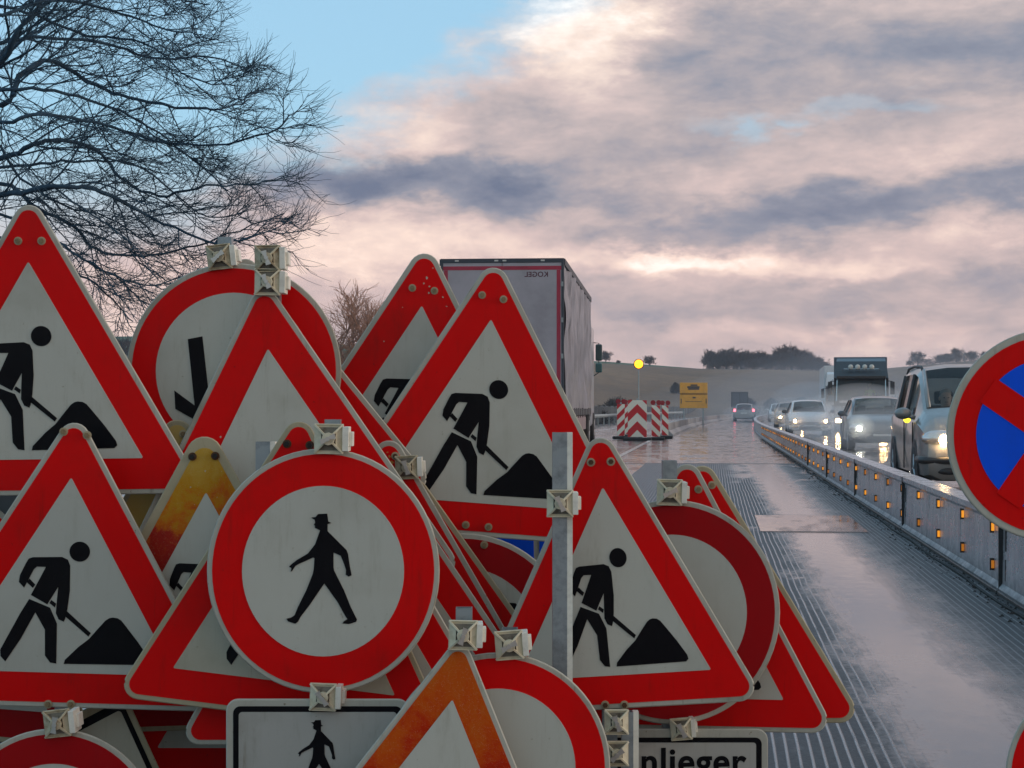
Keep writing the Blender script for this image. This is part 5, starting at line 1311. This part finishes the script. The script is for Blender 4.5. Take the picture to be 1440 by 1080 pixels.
# shrubs on the slope
shm = mat('shrub_twigs', (0.035, 0.032, 0.030), .9); shg = mat('evergreen_leaf', (0.018, 0.035, 0.022), .9)
def shrub(px, Z, wpx, hpx, label, m=shm, seed=1, grp='shrubs on the slope'):
    rng = random.Random(seed); p_ = U(px, 0, Z); w_ = wpx / F * Z / 2; h_2 = hpx / F * Z
    base = Vector((p_.x, Z, gz(p_.x, Z) - .1)); t = thing('shrub', label, 'shrub', tuple(base), 0, grp)
    C = TW(); S2 = TW()
    for i in range(5): S2.add(walk(Vector((rng.uniform(-.3, .3) * w_, 0, 0)), Vector((rng.gauss(0, .4), rng.gauss(0, .4), 1)), h_2 * .6, 4, .12, rng), .06 * h_2, .03, 5)
    S2.build('stem', bark, t)
    for i in range(1500):
        a = rng.uniform(0, 6.28); rr = rng.random() ** .5; hh = rng.random()
        k = math.sqrt(max(0, 1 - (hh * 1.0 - .25) ** 2 / .6)) * (1 + .35 * math.sin(a * 3 + seed) * rr)
        p = Vector((math.cos(a) * rr * w_ * k, math.sin(a) * rr * w_ * .8 * k, hh * h_2 * (1 - .35 * rr * rng.random())))
        d = (p - Vector((0, 0, 0))).normalized() + rv(rng) * .6
        C.add([p, p + d.normalized() * h_2 * rng.uniform(.08, .2)], .016 * h_2, .008 * h_2, 3)
    C.build('foliage', m, t)
for k, (px, w_, h_2) in enumerate(((1010, 44, 14), (1048, 50, 15), (1086, 46, 15), (1122, 50, 17), (1150, 36, 12))):
    shrub(px, 350, w_, h_2, 'undergrowth at the foot of the ridge wood, %s' % ('left end', 'left of its middle', 'in its middle', 'right of its middle', 'right end')[k], seed=40 + k, grp='undergrowth below the ridge wood')
for k, (px, w_, h_2) in enumerate(((1300, 36, 9), (1330, 50, 14), (1362, 44, 13))):
    shrub(px, 343, w_, h_2, 'skyline bush above the minivan roof, %s' % ('leftmost', 'middle one', 'beside the blue sign')[k], seed=50 + k, grp='skyline bushes on the right')
shrub(950, 250, 13, 15, 'small round dark shrub on the slope below the skyline', seed=3)
shrub(1052, 215, 30, 22, 'dark shrub below the left part of the wood', seed=4); shrub(1128, 220, 26, 20, 'faint shrub below the right part of the wood', seed=6); shrub(1085, 225, 22, 16, 'low shrub below the middle of the wood', seed=7)
shrub(868, 150, 60, 34, 'brushy thicket at the slope foot beside the lorry', seed=9); shrub(840, 130, 40, 24, 'low thicket behind the lorry cab', seed=10)
shrub(1275, 200, 60, 34, 'dark hedge between the dark blue lorry and the minivan', seed=12); shrub(1150, 190, 60, 22, 'hedge left of the dark blue lorry', seed=13)
shrub(486, 92, 60, 72, 'blue green evergreen bush behind the pile, left of the roadworks tips', m=shg, seed=15); shrub(560, 96, 80, 60, 'evergreen hedge behind the central triangles', m=shg, seed=16)
shrub(170, 160, 60, 20, 'low hedge between the upper left triangle and the arrow sign', m=shg, seed=18)

# ------------------------------------------------------------------ spray thrown up behind the cars, added headlight halos, and the damp air
def vol(name, dens, col, aniso=0.3):
    m = bpy.data.materials.new(name); m.use_nodes = True; nt = m.node_tree; nt.nodes.clear()
    out = nt.nodes.new('ShaderNodeOutputMaterial'); pv = nt.nodes.new('ShaderNodeVolumePrincipled')
    pv.inputs['Color'].default_value = (*col, 1); pv.inputs['Density'].default_value = dens; pv.inputs['Anisotropy'].default_value = aniso
    nt.links.new(pv.outputs[0], out.inputs['Volume']); return m
random.seed(31)
spm = [vol('spray_air', d, (0.88, 0.92, 0.97)) for d in (0.045, 0.013)]
for (u, v, r, q) in ((4.2, 45, (1.7, 3.0, .55), 0), (5.0, 49, (1.5, 3.6, .75), 0), (4.0, 53, (1.6, 4.0, .6), 0), (5.2, 58, (2.0, 5, .9), 1), (3.9, 64, (1.6, 6, .6), 0), (4.6, 72, (2.2, 7, .8), 1), (6.3, 80, (2.2, 6, 1.1), 0), (5.2, 92, (2.6, 9, .9), 1), (3.3, 37, (1.3, 4.5, .40), 1), (4.6, 112, (2.6, 14, .9), 1), (2.8, 150, (2.2, 12, .7), 1), (6.8, 130, (3, 14, 1.5), 1)):
    o = MB().ell((0, 0, 0), r, 28, 18).build('spray', spm[q], smooth=True)
    o.location = W(u, v, r[2] * .6 + .3); o.location.z = r[2] + .03; o.rotation_euler = (0, 0, -AX)
    tag(o, 'thin spray thrown up over the oncoming lanes', 'spray', kind='stuff')
lit = vol('halo_mist', 0.40, (0.96, 0.96, 0.96), 0.0); litv = vol('halo_mist_thin', 0.22, (0.96, 0.96, 0.96), 0.0)
for (u, v, z, r, off) in ((3.58, 23.6, .80, .30, .66), (4.55, 50, .62, .42, .63), (3.95, 76, .62, .52, .63), (4.5, 108, .62, .7, .63)):  # mist balls added round the lamps to give the headlights a halo
    for sx in (1, -1):
        o = MB().ell((0, 0, 0), (r, r, r * .8), 20, 14).build('spray', lit if v > 30 else litv, smooth=True); o.location = W(u + sx * off, v - .1, z); o.location.z = max(z, r * .8 + .02)
        tag(o, 'added ball of thin mist making the halo round a headlight', 'spray', kind='stuff')
mist = vol('mist_air', 0.0016, (0.82, 0.88, 1.0))
for (u, v, r) in ((12, 150, (16, 50, 5.5)), (34, 210, (36, 50, 9)), (6, 120, (12, 40, 3.0))):
    o = MB().ell((0, 0, 0), r, 36, 24).build('mist', mist, smooth=True); o.location = W(u, v, 0.6); o.rotation_euler = (0, 0, -AX)
    tag(o, 'bluish mist lying over the road in the distance', 'mist', kind='stuff')
hz = MB().box((-650, -60, -3.2), (650, 640, 20)).build('haze', vol('damp_air', 0.00046, (0.84, 0.89, 1.0)))
tag(hz, 'damp evening air over the road', 'haze', kind='stuff')
